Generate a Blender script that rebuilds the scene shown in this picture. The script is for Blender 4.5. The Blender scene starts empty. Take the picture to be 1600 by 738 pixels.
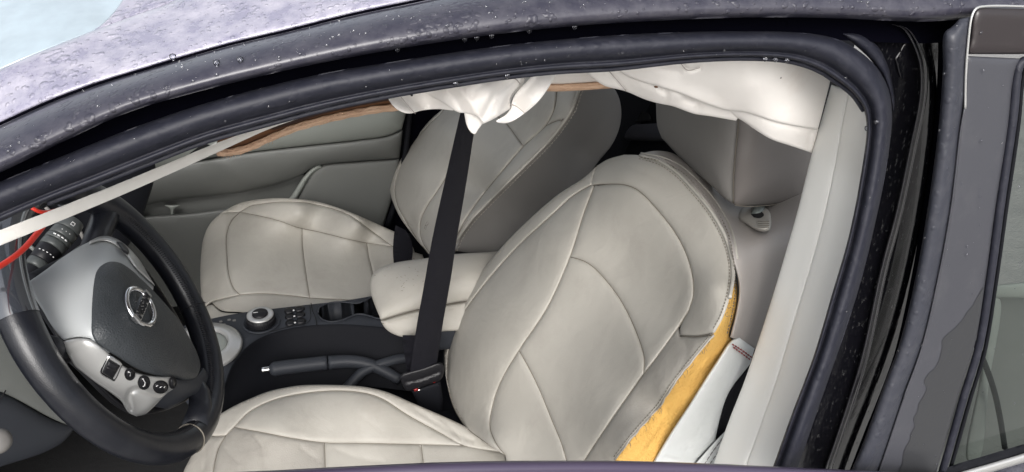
import bpy, bmesh, math, random
import numpy as np
from mathutils import Vector, Matrix
from mathutils.geometry import delaunay_2d_cdt

random.seed(7); rng = np.random.default_rng(7)
scene = bpy.context.scene
COL = scene.collection

# ------------------------------------------------------------------ camera
CAM = np.array([-0.157, -0.487, 1.815]); YAW, PIT, ROL, F = 0.313, 0.5558, 0.0644, 1264.0
fw = np.array([math.sin(YAW)*math.cos(PIT), math.cos(YAW)*math.cos(PIT), -math.sin(PIT)])
_r = np.cross(fw, [0, 0, 1]); _r /= np.linalg.norm(_r); _u = np.cross(_r, fw)
RT = _r*math.cos(ROL)+_u*math.sin(ROL); UP = -_r*math.sin(ROL)+_u*math.cos(ROL)
cd = bpy.data.cameras.new('camera'); cam = bpy.data.objects.new('camera', cd); COL.objects.link(cam)
cam.matrix_world = Matrix(((RT[0], UP[0], -fw[0], CAM[0]), (RT[1], UP[1], -fw[1], CAM[1]), (RT[2], UP[2], -fw[2], CAM[2]), (0, 0, 0, 1)))
cd.sensor_fit = 'HORIZONTAL'; cd.sensor_width = 36; cd.lens = 36*F/1600; cd.clip_start = 0.01; cd.clip_end = 500
scene.camera = cam

# ------------------------------------------------------------------ world, sun, exposure
world = bpy.data.worlds.new('World'); scene.world = world; world.use_nodes = True
wt = world.node_tree; bg = wt.nodes['Background']
sky = wt.nodes.new('ShaderNodeTexSky'); sky.sky_type = 'NISHITA'; sky.sun_disc = False
SUN_EL, SUN_AZ = math.radians(38), math.radians(196)
sky.sun_elevation = SUN_EL; sky.sun_rotation = SUN_AZ; sky.air_density = 1.0; sky.dust_density = 4.0; sky.ozone_density = 1.0
hs = wt.nodes.new('ShaderNodeHueSaturation'); hs.inputs['Saturation'].default_value = 0.30
wt.links.new(sky.outputs[0], hs.inputs['Color']); wt.links.new(hs.outputs[0], bg.inputs['Color'])
bg.inputs['Strength'].default_value = 0.15
sd = bpy.data.lights.new('sun', 'SUN'); sun = bpy.data.objects.new('sun', sd); COL.objects.link(sun)
sd.energy = 1.15; sd.angle = math.radians(35); sd.color = (1, 0.985, 0.965)
sv = Vector((math.sin(SUN_AZ)*math.cos(SUN_EL), math.cos(SUN_AZ)*math.cos(SUN_EL), math.sin(SUN_EL)))
sun.rotation_euler = sv.to_track_quat('Z', 'Y').to_euler()
vs = scene.view_settings; vs.view_transform = 'Standard'; vs.look = 'None'; vs.gamma = 1; vs.use_curve_mapping = False
vs.exposure = 0.68

# ------------------------------------------------------------------ pixel sight-lines -> world points on real surfaces
T26 = math.radians(26)
BN = (-math.cos(T26), 0, math.sin(T26)); BO = (0.14, 0, 0.68)          # plane of both backrests
def dirs(p):
    p = np.atleast_2d(np.asarray(p, float))
    return fw + np.outer((p[:, 0]-800)/F, RT) - np.outer((p[:, 1]-369)/F, UP)
def wspec(px, py, kind, *a):
    """inverse depth where the sight line meets a plane"""
    d = dirs((px, py))[0]
    if kind == 'd': return 1.0/a[0]
    if kind == 'P': return 1.0/((np.asarray(a[0])-CAM)@fw)
    if kind in 'xyz':
        i = 'xyz'.index(kind); return d[i]/(a[0]-CAM[i])
    if kind == 'b':   # backrest plane + offset forward
        n = np.array(BN); o = np.array(BO)+n*a[0]
    if kind == 'w':   # steering wheel plane + offset
        n = WN; o = WC+n*a[0]
    return (d@n)/((o-CAM)@n)
class D:
    """smooth surface through control sight-lines (thin plate spline of inverse depth, exact for planes)"""
    def __init__(s, *ctrl):
        if len(ctrl) == 1 and isinstance(ctrl[0], tuple) and isinstance(ctrl[0][0], str):
            k = ctrl[0]; ctrl = [(x, y)+k for x, y in ((0, 0), (1600, 0), (800, 738))]
        P = np.array([(c[0], c[1]) for c in ctrl], float)/500; w = np.array([wspec(*c) if not isinstance(c[2], D) else c[2].w([(c[0], c[1])])[0] for c in ctrl])
        n = len(P); s.P = P; s.n = n
        A = np.zeros((n+3, n+3)); A[:n, :n] = s.k(P, P); A[:n, n] = 1; A[:n, n+1:] = P; A[n, :n] = 1; A[n+1:, :n] = P.T
        if n == 3:
            s.a = np.concatenate([np.zeros(3), np.linalg.solve(np.c_[np.ones(3), P], w)])
        else:
            A[:n, :n] += np.eye(n)*1e-9
            s.a = np.linalg.solve(A, np.concatenate([w, [0, 0, 0]]))
    def k(s, a, b):
        r2 = ((a[:, None]-b[None])**2).sum(-1); return 0.5*r2*np.log(r2+1e-12)
    def w(s, p):
        p = np.atleast_2d(np.asarray(p, float))/500
        return s.k(p, s.P)@s.a[:s.n] + s.a[s.n] + p@s.a[s.n+1:]
    def pt(s, p): return CAM + dirs(p)/np.maximum(s.w(p), 0.1)[:, None]
    def nrm(s, p):
        p = np.atleast_2d(np.asarray(p, float)); e = 1.5
        a = s.pt(p+[e, 0])-s.pt(p-[e, 0]); b = s.pt(p+[0, e])-s.pt(p-[0, e])
        n = np.cross(b, a); n /= np.linalg.norm(n, axis=1)[:, None]+1e-12
        f = np.sign(-(n*dirs(p)).sum(1)); return n*np.where(f == 0, 1, f)[:, None]
    def off(s, p, h):
        """parallel surface h nearer the eye, met on the same sight line"""
        n = s.nrm(p); d = dirs(p); d = d/np.linalg.norm(d, axis=1)[:, None]; c = np.clip(-(n*d).sum(1), .35, 1)
        return s.pt(p)-d*(np.asarray(h).reshape(-1)/c)[:, None]
def hit(px, py, *spec): return CAM + dirs((px, py))[0]/wspec(px, py, *spec)

def cr(pts, step=5.0, closed=False):
    """Catmull-Rom through points, resampled at step (same units as the points)"""
    P = np.asarray(pts, float)
    if len(P) == 1: return P
    if len(P) < 3 and not closed:
        L = np.linalg.norm(P[1]-P[0]); n = max(2, int(L/step)+1); return P[0]+(P[1]-P[0])*np.linspace(0, 1, n)[:, None]
    if closed: E_ = np.vstack([P[-1], P, P[0], P[1]])
    else: E_ = np.vstack([2*P[0]-P[1], P, 2*P[-1]-P[-2]])
    out = []
    for i in range(1, len(E_)-2):
        p0, p1, p2, p3 = E_[i-1:i+3]
        t0 = 0; t1 = t0+max(np.linalg.norm(p1-p0), 1e-6)**.5; t2 = t1+max(np.linalg.norm(p2-p1), 1e-6)**.5; t3 = t2+max(np.linalg.norm(p3-p2), 1e-6)**.5
        for t in np.linspace(t1, t2, 12, endpoint=False):
            a1 = (t1-t)/(t1-t0)*p0+(t-t0)/(t1-t0)*p1; a2 = (t2-t)/(t2-t1)*p1+(t-t1)/(t2-t1)*p2; a3 = (t3-t)/(t3-t2)*p2+(t-t2)/(t3-t2)*p3
            b1 = (t2-t)/(t2-t0)*a1+(t-t0)/(t2-t0)*a2; b2 = (t3-t)/(t3-t1)*a2+(t-t1)/(t3-t1)*a3
            out.append((t2-t)/(t2-t1)*b1+(t-t1)/(t2-t1)*b2)
    if not closed: out.append(P[-1])
    else: out.append(out[0])
    O = np.array(out); L = np.r_[0, np.cumsum(np.linalg.norm(np.diff(O, axis=0), axis=1))]
    n = max(3, int(round(L[-1]/step))+1); t = np.linspace(0, L[-1], n)
    R_ = np.stack([np.interp(t, L, O[:, k]) for k in range(O.shape[1])], 1)
    return R_[:-1] if closed else R_
def loop(*curves, step=5.0):
    """closed outline from several smooth curves with corners between them"""
    out = []
    for c in curves:
        q = cr(c, step)
        if out and np.linalg.norm(out[-1][-1]-q[0]) < 2.0: q = q[1:]
        out.append(q)
    L = np.vstack(out)
    if np.linalg.norm(L[0]-L[-1]) < 2.0: L = L[:-1]
    return L
def npts(c, n):
    q = cr(c, 2.0); L = np.r_[0, np.cumsum(np.linalg.norm(np.diff(q, axis=0), axis=1))]; t = np.linspace(0, L[-1], n)
    return np.stack([np.interp(t, L, q[:, k]) for k in range(q.shape[1])], 1)

_w = [(rng.normal(size=3)*s, rng.uniform(0, 6.28), a) for s, a in ((9, 1), (16, .7), (31, .5), (60, .3)) for _ in range(5)]
def wob(P):
    o = 0
    for k, ph, a in _w: o = o+a*np.sin(P@k+ph)
    return o/4.0

# ------------------------------------------------------------------ materials
MATS = {}
def N(t, typ, **kw):
    n = t.nodes.new(typ)
    for k, v in kw.items():
        if k in n.inputs: n.inputs[k].default_value = v
        else: setattr(n, k, v)
    return n
def mat(name, col, rough=0.5, metal=0.0, coat=0.0, spec=0.5, sheen=0.0, grain=None, grain_str=0.2, var=0.0, vscale=6.0, dirt=None, dirt_col=(0.2, 0.19, 0.17), rvar=0.0, beads=None, kind='noise', dist=0.001, trans=0.0, ior=1.45, sss=0.0, smear=None):
    m = bpy.data.materials.new(name); m.use_nodes = True; t = m.node_tree; b = t.nodes['Principled BSDF']; L = t.links.new
    b.inputs['Roughness'].default_value = rough; b.inputs['Metallic'].default_value = metal
    b.inputs['Coat Weight'].default_value = coat; b.inputs['Coat Roughness'].default_value = 0.08
    if coat > .95: b.inputs['Coat IOR'].default_value = 2.2
    b.inputs['Specular IOR Level'].default_value = spec; b.inputs['Sheen Weight'].default_value = sheen
    b.inputs['Transmission Weight'].default_value = trans; b.inputs['IOR'].default_value = ior
    if sss: b.inputs['Subsurface Weight'].default_value = sss; b.inputs['Subsurface Radius'].default_value = (0.01, 0.006, 0.003)
    tc = N(t, 'ShaderNodeTexCoord'); src = tc.outputs['Object']
    if smear:
        mp = N(t, 'ShaderNodeMapping'); mp.inputs['Scale'].default_value = smear; L(src, mp.inputs[0]); ssrc = mp.outputs[0]
    else: ssrc = src
    b.inputs['Base Color'].default_value = (*col, 1)
    cur = None
    if var:
        n = N(t, 'ShaderNodeTexNoise', Scale=vscale, Detail=6.0, Roughness=0.6); L(ssrc, n.inputs['Vector'])
        mx = N(t, 'ShaderNodeMix', data_type='RGBA'); L(n.outputs[0], mx.inputs[0])
        mx.inputs[6].default_value = (*[c*(1-var) for c in col], 1); mx.inputs[7].default_value = (*[min(1, c*(1+var)) for c in col], 1)
        cur = mx.outputs[2]
    if dirt:
        n = N(t, 'ShaderNodeTexNoise', Scale=dirt[0], Detail=9.0, Roughness=0.68, Distortion=0.0); L(ssrc, n.inputs['Vector'])
        r = N(t, 'ShaderNodeValToRGB'); r.color_ramp.elements[0].position = dirt[1]; r.color_ramp.elements[1].position = dirt[2]
        r.color_ramp.elements[0].color = (0, 0, 0, 1); r.color_ramp.elements[1].color = (dirt[3],)*3+(1,); L(n.outputs[0], r.inputs[0])
        mx = N(t, 'ShaderNodeMix', data_type='RGBA'); L(r.outputs[0], mx.inputs[0])
        if cur: L(cur, mx.inputs[6])
        else: mx.inputs[6].default_value = (*col, 1)
        mx.inputs[7].default_value = (*dirt_col, 1); cur = mx.outputs[2]
        if rvar:
            mr = N(t, 'ShaderNodeMapRange'); mr.inputs['To Min'].default_value = rough; mr.inputs['To Max'].default_value = min(1, rough+rvar); L(r.outputs[0], mr.inputs[0]); L(mr.outputs[0], b.inputs['Roughness'])
    if cur: L(cur, b.inputs['Base Color'])
    if grain:
        if kind == 'voronoi':
            g = N(t, 'ShaderNodeTexVoronoi', Scale=grain, feature='DISTANCE_TO_EDGE'); L(src, g.inputs['Vector']); out = g.outputs['Distance']
        elif kind == 'weave':
            a = N(t, 'ShaderNodeTexWave', Scale=grain, Distortion=0.3); a.bands_direction = 'Z'; L(src, a.inputs['Vector'])
            c = N(t, 'ShaderNodeTexWave', Scale=grain, Distortion=0.3); c.bands_direction = 'X'; L(src, c.inputs['Vector'])
            md = N(t, 'ShaderNodeMath', operation='MULTIPLY'); L(a.outputs['Fac'], md.inputs[0]); L(c.outputs['Fac'], md.inputs[1]); out = md.outputs[0]
        else:
            g = N(t, 'ShaderNodeTexNoise', Scale=grain, Detail=4.0); L(src, g.inputs['Vector']); out = g.outputs[0]
        bp = N(t, 'ShaderNodeBump', Strength=grain_str, Distance=dist); L(out, bp.inputs['Height'])
        n2 = N(t, 'ShaderNodeTexNoise', Scale=grain/14, Detail=3.0); L(ssrc, n2.inputs['Vector'])
        bp2 = N(t, 'ShaderNodeBump', Strength=grain_str*0.8, Distance=dist*4); L(n2.outputs[0], bp2.inputs['Height']); L(bp.outputs[0], bp2.inputs['Normal'])
        last = bp2
        if 'leather' in name and 'black' not in name:
            n3 = N(t, 'ShaderNodeTexNoise', Scale=13.0, Detail=3.0, Distortion=2.2); L(src, n3.inputs['Vector'])
            last = N(t, 'ShaderNodeBump', Strength=0.18, Distance=0.006); L(n3.outputs[0], last.inputs['Height']); L(bp2.outputs[0], last.inputs['Normal'])
            n4 = N(t, 'ShaderNodeTexNoise', noise_type='RIDGED_MULTIFRACTAL', Scale=11.0, Detail=4.0, Distortion=0.8); L(src, n4.inputs['Vector'])
            b4 = N(t, 'ShaderNodeBump', Strength=0.35, Distance=0.0022); L(n4.outputs[0], b4.inputs['Height']); L(last.outputs[0], b4.inputs['Normal']); last = b4
        if beads:      # rain beads: raised round dots of varied size, denser in patches
            vo = N(t, 'ShaderNodeTexVoronoi', Scale=beads[0], feature='SMOOTH_F1', Randomness=1.0); L(src, vo.inputs['Vector'])
            nb = N(t, 'ShaderNodeTexNoise', Scale=beads[0]/7, Detail=4.0); L(src, nb.inputs['Vector'])
            m1 = N(t, 'ShaderNodeMapRange'); m1.inputs['From Min'].default_value = .35; m1.inputs['From Max'].default_value = .7; m1.inputs['To Min'].default_value = .12; m1.inputs['To Max'].default_value = .5; L(nb.outputs[0], m1.inputs[0])
            sb_ = N(t, 'ShaderNodeMath', operation='SUBTRACT', use_clamp=True); L(m1.outputs[0], sb_.inputs[0]); L(vo.outputs['Distance'], sb_.inputs[1])
            pw = N(t, 'ShaderNodeMath', operation='POWER'); L(sb_.outputs[0], pw.inputs[0]); pw.inputs[1].default_value = .5
            bb_ = N(t, 'ShaderNodeBump', Strength=beads[1], Distance=beads[2]); L(pw.outputs[0], bb_.inputs['Height']); L(last.outputs[0], bb_.inputs['Normal']); last = bb_
        L(last.outputs[0], b.inputs['Normal'])
    MATS[name] = m; return m
M_LEA = mat('cream_leather', (0.362, 0.345, 0.310), rough=0.52, spec=.4, grain=420, grain_str=0.35, kind='voronoi', dist=0.0007, var=0.07, vscale=5, dirt=(9, 0.50, 0.82, 0.5), dirt_col=(0.245, 0.225, 0.20))
M_LEAW = mat('worn_cream_leather', (0.330, 0.312, 0.280), rough=0.55, spec=.4, grain=300, grain_str=0.5, kind='voronoi', dist=0.0009, var=0.10, vscale=12, dirt=(20, 0.45, 0.75, 0.5), dirt_col=(0.22, 0.20, 0.175))
M_VIN = mat('grey_vinyl', (0.165, 0.158, 0.150), rough=0.5, grain=500, grain_str=0.2, kind='voronoi', dist=0.0005, var=0.06)  # darkened for the headrest, colour includes the roof's shade on it
M_SEAM = mat('seam_cord', (0.16, 0.145, 0.12), rough=0.8)
M_STI = mat('stitch_thread', (0.36, 0.33, 0.28), rough=0.7)
M_DOOR = mat('shade_grey_door_plastic', (0.118, 0.122, 0.116), rough=0.5, grain=500, grain_str=0.15, dist=0.0005, var=0.04)  # base lowered, the far door's shade is in this colour
M_DOORL = mat('pale_door_vinyl', (0.235, 0.25, 0.232), rough=0.42, grain=500, grain_str=0.15, dist=0.0005, var=0.04)  # upper door tone, also darkened for the weaker light there
M_DRK = mat('charcoal_plastic', (0.030, 0.033, 0.040), rough=0.5, spec=.3, grain=700, grain_str=0.2, dist=0.0004, var=0.1)
M_BLK = mat('black_plastic', (0.007, 0.0075, 0.010), rough=0.7, spec=.15, grain=500, grain_str=0.1, dist=0.0003)
M_CAR = mat('dark_carpet', (0.012, 0.012, 0.013), rough=1.0, grain=600, grain_str=0.5, dist=0.002)
M_SLOT = mat('dark_void', (0.004, 0.004, 0.005), rough=0.9)  # near-black colour holds the shade inside slots, holes and recesses
M_WHL = mat('black_leather', (0.008, 0.009, 0.013), rough=0.30, spec=.6, grain=450, grain_str=0.35, kind='voronoi', dist=0.0005, dirt=(18, .45, .8, .3), dirt_col=(.05, .05, .055), rvar=.15)
M_SIL = mat('satin_silver_plastic', (0.50, 0.50, 0.49), rough=0.3, metal=0.55, grain=900, grain_str=0.05, dist=0.0002)
M_CHR = mat('chrome', (0.75, 0.75, 0.76), rough=0.08, metal=1.0)
M_PADL = mat('grey_hub_plastic', (0.36, 0.375, 0.38), rough=0.38, metal=0.0, spec=.6, grain=600, grain_str=0.08, dist=0.0003)
M_PAD = mat('pebbled_airbag_cover', (0.032, 0.036, 0.040), rough=0.45, grain=330, grain_str=0.8, kind='voronoi', dist=0.0009)
M_BTN = mat('button_black', (0.010, 0.010, 0.012), rough=0.4, spec=.35)
M_WHT = mat('white_print', (0.7, 0.7, 0.7), rough=0.5)
M_BELT = mat('black_webbing', (0.008, 0.008, 0.012), rough=0.6, spec=.25, grain=900, grain_str=0.5, kind='weave', dist=0.0006, dirt=(16, .60, .85, .3), dirt_col=(.06, .06, .065))
M_RED = mat('red_plastic', (0.22, 0.012, 0.012), rough=0.4)
M_PNT = mat('black_car_paint', (0.010, 0.009, 0.016), rough=0.16, coat=0.6, grain=60, grain_str=0.10, dist=0.002, dirt=(30, .46, .72, .45), dirt_col=(.13, .125, .15), rvar=.35, smear=(1, 1, 2.5))
M_ROOF = mat('sky_tinted_dusty_roof_paint', (0.26, 0.25, 0.33), rough=0.24, coat=0.9, grain=140, grain_str=0.4, dist=0.003, dirt=(34, .40, .66, .8), dirt_col=(.50, .48, .54), rvar=.3, beads=(170, .9, .003))  # lavender base puts sky reflection into black paint, over it the dust film
M_RAIL = mat('dusty_rail_paint', (0.030, 0.029, 0.044), rough=0.34, coat=0.4, grain=160, grain_str=0.15, dist=0.002, dirt=(55, .40, .85, .45), dirt_col=(.15, .145, .16), rvar=.25, beads=(170, .9, .0025))
M_RUB = mat('wet_rubber_seal', (0.013, 0.014, 0.023), rough=0.55, grain=220, grain_str=0.2, dist=0.001, dirt=(70, .48, .8, .4), dirt_col=(.06, .06, .075), rvar=.2, beads=(110, .35, .002))
M_GAP = mat('black_channel', (0.002, 0.002, 0.004), rough=1.0, spec=0.0)
M_PIL = mat('wet_black_pillar_paint', (0.005, 0.005, 0.007), rough=0.14, coat=0.6, grain=200, grain_str=0.08, dist=0.001, dirt=(160, .56, .70, .5), dirt_col=(.10, .10, .10), rvar=.4, smear=(2, 2, .6), beads=(60, .25, .002))
M_DPN = mat('satin_door_frame_paint', (0.050, 0.051, 0.060), rough=0.42, coat=0.1, grain=400, grain_str=0.04, dist=0.0005, var=.08, vscale=5, dirt=(30, .52, .80, .4), dirt_col=(.085, .085, .09), beads=(70, .12, .001))
M_APL = mat('brown_black_applique', (0.026, 0.021, 0.022), rough=0.35, coat=0.2, grain=200, grain_str=0.05, dist=0.0005, dirt=(50, .55, .8, .3), dirt_col=(.09, .08, .08))
M_TRIM = mat('cream_pillar_trim', (0.70, 0.70, 0.675), rough=0.5, grain=450, grain_str=0.15, dist=0.0005, var=0.03, dirt=(6, .5, .85, .3), dirt_col=(.52, .50, .46))
M_BAG = mat('white_airbag_cloth', (0.83, 0.80, 0.765), rough=0.9, spec=.15, grain=900, grain_str=0.15, dist=0.0004, kind='weave', var=0.02, dirt=(7, .54, .85, .5), dirt_col=(.60, .48, .40))
M_HEM = mat('airbag_seam_print', (0.42, 0.38, 0.36), rough=0.8)
M_FOAM = mat('yellow_foam', (0.60, 0.36, 0.105), rough=0.98, spec=.1, grain=300, grain_str=0.9, dist=0.0025, var=0.16, vscale=14, dirt=(9, .46, .8, .6), dirt_col=(.55, .42, .13))
M_FELT = mat('white_felt', (0.66, 0.68, 0.67), rough=0.95, grain=700, grain_str=0.6, dist=0.001, kind='weave', var=0.04, vscale=20)
M_BURG = mat('burgundy_thread', (0.20, 0.03, 0.03), rough=0.8)
M_FIB = mat('tan_fibreboard', (0.52, 0.34, 0.23), rough=0.95, grain=260, grain_str=0.8, dist=0.003, var=0.2, vscale=60, smear=(.3, 3, 3), dirt=(60, .5, .8, .5), dirt_col=(.66, .54, .42))
M_BRN = mat('brown_backing', (0.13, 0.055, 0.022), rough=0.85, grain=160, grain_str=0.6, dist=0.003, var=0.4, vscale=14, smear=(.4, 3, 3))
M_STR = mat('white_strap', (0.72, 0.70, 0.66), rough=0.85, grain=1100, grain_str=0.5, kind='weave', dist=0.0006)
M_WIRE = mat('red_wire_sheath', (0.62, 0.035, 0.02), rough=0.35)
M_BOUNCE = mat('bounce_ground', (0.26, 0.255, 0.245), rough=0.9, grain=90, grain_str=0.5, dist=0.01, var=0.3, vscale=3)  # unseen ground, colour raised to bounce light up onto the airbag cloth
M_STEEL = mat('steel_post', (0.17, 0.19, 0.18), rough=0.45, metal=0.6)
def mk_glass(name, tint, haze_col, haze, refl=0.0):
    m = bpy.data.materials.new(name); m.use_nodes = True; t = m.node_tree; t.nodes.clear(); L = t.links.new
    o = N(t, 'ShaderNodeOutputMaterial'); tr = N(t, 'ShaderNodeBsdfTransparent'); tr.inputs[0].default_value = (*tint, 1)
    gl = N(t, 'ShaderNodeBsdfGlossy', Roughness=0.04); df = N(t, 'ShaderNodeBsdfDiffuse'); df.inputs[0].default_value = (*haze_col, 1)
    fr = N(t, 'ShaderNodeFresnel', IOR=1.5); m1 = N(t, 'ShaderNodeMixShader'); m2 = N(t, 'ShaderNodeMixShader')
    tc = N(t, 'ShaderNodeTexCoord'); nz = N(t, 'ShaderNodeTexNoise', Scale=25.0, Detail=8.0); L(tc.outputs['Object'], nz.inputs['Vector'])
    mr = N(t, 'ShaderNodeMapRange'); mr.inputs['To Min'].default_value = haze*0.5; mr.inputs['To Max'].default_value = haze*1.5; L(nz.outputs[0], mr.inputs[0])
    L(mr.outputs[0], m1.inputs[0]); L(tr.outputs[0], m1.inputs[1]); L(df.outputs[0], m1.inputs[2])
    ad = N(t, 'ShaderNodeMath', operation='ADD', use_clamp=True); ad.inputs[1].default_value = refl; L(fr.outputs[0], ad.inputs[0])
    L(ad.outputs[0], m2.inputs[0]); L(m1.outputs[0], m2.inputs[1]); L(gl.outputs[0], m2.inputs[2]); L(m2.outputs[0], o.inputs[0])
    MATS[name] = m; return m
M_GLS = mk_glass('windshield_glass', (.80, .86, .86), (.50, .60, .66), 0.9, 0.25)  # pale blue diffuse part stands in for the reflected sky
M_GLC = mk_glass('clear_side_glass', (.80, .85, .83), (.5, .5, .5), 0.03)
M_GLR = mk_glass('tinted_rear_glass', (.50, .54, .52), (.06, .07, .065), 0.16)
M_DROP = mk_glass('water', (.80, .81, .86), (.3, .3, .33), 0.05, 0.02)

# ------------------------------------------------------------------ objects
def thing(name, label, cat, loc=(0, 0, 0), group=None):
    o = bpy.data.objects.new(name, None); COL.objects.link(o); o.location = loc; o.empty_display_size = 0.05
    o['label'] = label; o['category'] = cat
    if group: o['group'] = group
    return o
def base_of(o):
    p = np.zeros(3)
    while o is not None: p = p+np.array(o.location); o = o.parent
    return p
def put(name, V, Fc, m, parent=None, smooth=True, kind=None, label=None):
    V = np.asarray(V, float)-base_of(parent)
    me = bpy.data.meshes.new(name); me.from_pydata(V.tolist(), [], [list(map(int, f)) for f in Fc]); me.update()
    if smooth: me.polygons.foreach_set('use_smooth', [True]*len(me.polygons))
    me.materials.append(m)
    o = bpy.data.objects.new(name, me); COL.objects.link(o); o.parent = parent
    if kind: o['kind'] = kind
    if label: o['label'] = label
    return o
def merge(parts):
    V = []; Fc = []; n = 0
    for v, f in parts:
        V.append(np.asarray(v)); Fc += [[i+n for i in q] for q in f]; n += len(v)
    return np.vstack(V), Fc

def inside(poly, P):
    x, y = P[:, 0], P[:, 1]; r = np.zeros(len(P), bool); q = np.roll(poly, -1, 0)
    for (x1, y1), (x2, y2) in zip(poly, q):
        c = ((y1 > y) != (y2 > y)); 
        if abs(y2-y1) > 1e-9: r ^= c & (x < (x2-x1)*(y-y1)/(y2-y1)+x1)
    return r
def dist(poly, P, closed=True):
    q = np.roll(poly, -1, 0); p = poly
    if not closed: q = q[:-1]; p = p[:-1]
    out = np.full(len(P), 1e9)
    for i in range(0, len(P), 4000):
        S = P[i:i+4000]; d = (q-p)[None]; v = S[:, None]-p[None]
        t = np.clip((v*d).sum(-1)/np.maximum((d*d).sum(-1), 1e-9), 0, 1); out[i:i+4000] = np.sqrt((((v-d*t[..., None]))**2).sum(-1)).min(1)
    return out
def panel_geo(L, dep, puff=0.006, sink=0.004, r=0.012, step=7.0, thick=0.0, wrinkle=0.0, creases=(), lift=0.0, shape=None, inset=0.0, grow=0.0):
    """a sheet of material over a surface: outline L in sight-lines, cushioned towards its border, with returned edges"""
    L = np.asarray(L, float)
    area = 0.5*np.sum(L[:, 0]*np.roll(L[:, 1], -1)-np.roll(L[:, 0], -1)*L[:, 1])
    if area < 0: L = L[::-1]
    T = np.roll(L, -1, 0)-np.roll(L, 1, 0); T /= np.linalg.norm(T, axis=1)[:, None]+1e-9; inn = np.stack([-T[:, 1], T[:, 0]], 1)
    pts = [L]
    for o in (1.5, 4.0):
        q = L+inn*o
        if np.ptp(L[:, 0]) > 16 and np.ptp(L[:, 1]) > 16:
            ok = inside(L, q) & (dist(L, q) > o*0.85); pts.append(q[ok])
    x0, y0 = L.min(0); x1, y1 = L.max(0)
    gx, gy = np.meshgrid(np.arange(x0, x1, step), np.arange(y0, y1, step)); gx = gx+(np.arange(gx.shape[0]) % 2)[:, None]*step/2
    G = np.stack([gx.ravel(), gy.ravel()], 1); G = G[inside(L, G)]
    if len(G): G = G[dist(L, G) > min(6.0, step*.7)]
    if len(G): pts.append(G)
    for c in creases:
        cp = cr(c[0], step*.8); tt = np.gradient(cp, axis=0); tt /= np.linalg.norm(tt, axis=1)[:, None]+1e-9; nn = np.stack([-tt[:, 1], tt[:, 0]], 1)
        for o in (0, 2.5, -2.5, 6, -6):
            q = cp+nn*o; q = q[inside(L, q)]
            if len(q): q = q[dist(L, q) > 3]; pts.append(q)
    A = np.vstack(pts); n = len(L)
    vs_, _, fs, ov, _, _ = delaunay_2d_cdt([Vector(p) for p in A], [], [list(range(n))], 1, 0.05)
    P = np.array([tuple(v) for v in vs_])
    on = np.array([any(k < n for k in o) for o in ov])
    dd = dist(L, P); dd[on] = 0
    mp = dd/F/np.maximum(dep.w(P), .1)
    s = np.clip(mp/r, 0, 1); h = -sink+(puff+sink)*np.sqrt(np.maximum(0, 1-(1-s)**2))+lift
    X = dep.pt(P)
    if wrinkle: h = h+wrinkle*wob(X*1.7)*np.clip(mp/0.01, 0, 1)
    for c in creases:      # (px path, depth m, width m)
        d2 = dist(cr(c[0], 3), P, closed=False)/F/np.maximum(dep.w(P), .1); h = h-c[1]*np.exp(-(d2/c[2])**2)
    if shape is not None: h = h+shape(P, mp)
    X = dep.off(P, h)
    Fc = [list(f) for f in fs]
    # skirt
    if thick:
        idx = {}
        for i, o in enumerate(ov):
            for k in o:
                if k < n and k not in idx: idx[k] = i
        ring = [idx[k] for k in range(n) if k in idx]; nr = dep.nrm(P[ring])
        vd = dirs(P[ring]); vd /= np.linalg.norm(vd, axis=1)[:, None]; bk = vd*.9-nr*.1; base = len(X); X = np.vstack([X, X[ring]+bk*thick*0.4, X[ring]+bk*thick]); m_ = len(ring)
        for a in range(m_):
            b_ = (a+1) % m_
            Fc.append([ring[a], ring[b_], base+b_, base+a]); Fc.append([base+a, base+b_, base+m_+b_, base+m_+a])
    # orient all to camera
    out = []
    nf = len(Fc)-(2*len(ring) if thick else 0)
    for k, f in enumerate(Fc):
        if k < nf:
            a, b_, c_ = X[f[0]], X[f[1]], X[f[2]]
            if np.dot(np.cross(b_-a, c_-a), CAM-a) < 0: f = f[::-1]
        out.append(f)
    return X, out
def panel(name, L, dep, m, parent, label=None, kind=None, **k):
    X, Fc = panel_geo(L, dep, **k); return put(name, X, Fc, m, parent, kind=kind, label=label)
def band_geo(A, B, dep, prof, n=60):
    """loft between two edge lines with a cross-section prof = [(0..1, height)]"""
    a = npts(A, n); b = npts(B, n); rows = []
    for i, (s, h) in enumerate(prof):
        p = a+(b-a)*s; rows.append(dep.off(p, np.full(n, h)))
    X = np.vstack(rows); Fc = []
    for i in range(len(prof)-1):
        for j in range(n-1):
            f = [i*n+j, i*n+j+1, (i+1)*n+j+1, (i+1)*n+j]
            q = X[f]
            if np.dot(np.cross(q[1]-q[0], q[2]-q[0]), CAM-q[0]) < 0: f = f[::-1]
            Fc.append(f)
    return X, Fc
def band(name, A, B, dep, m, parent, prof, n=60, **k):
    X, Fc = band_geo(A, B, dep, prof, n); return put(name, X, Fc, m, parent, **k)
def arc(h, k=9, e=-0.01, skew=0.5):
    return [(0.5-0.5*math.cos(math.pi*i/(k-1)), e+(h-e)*math.sin(math.pi*i/(k-1))) for i in range(k)]
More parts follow.
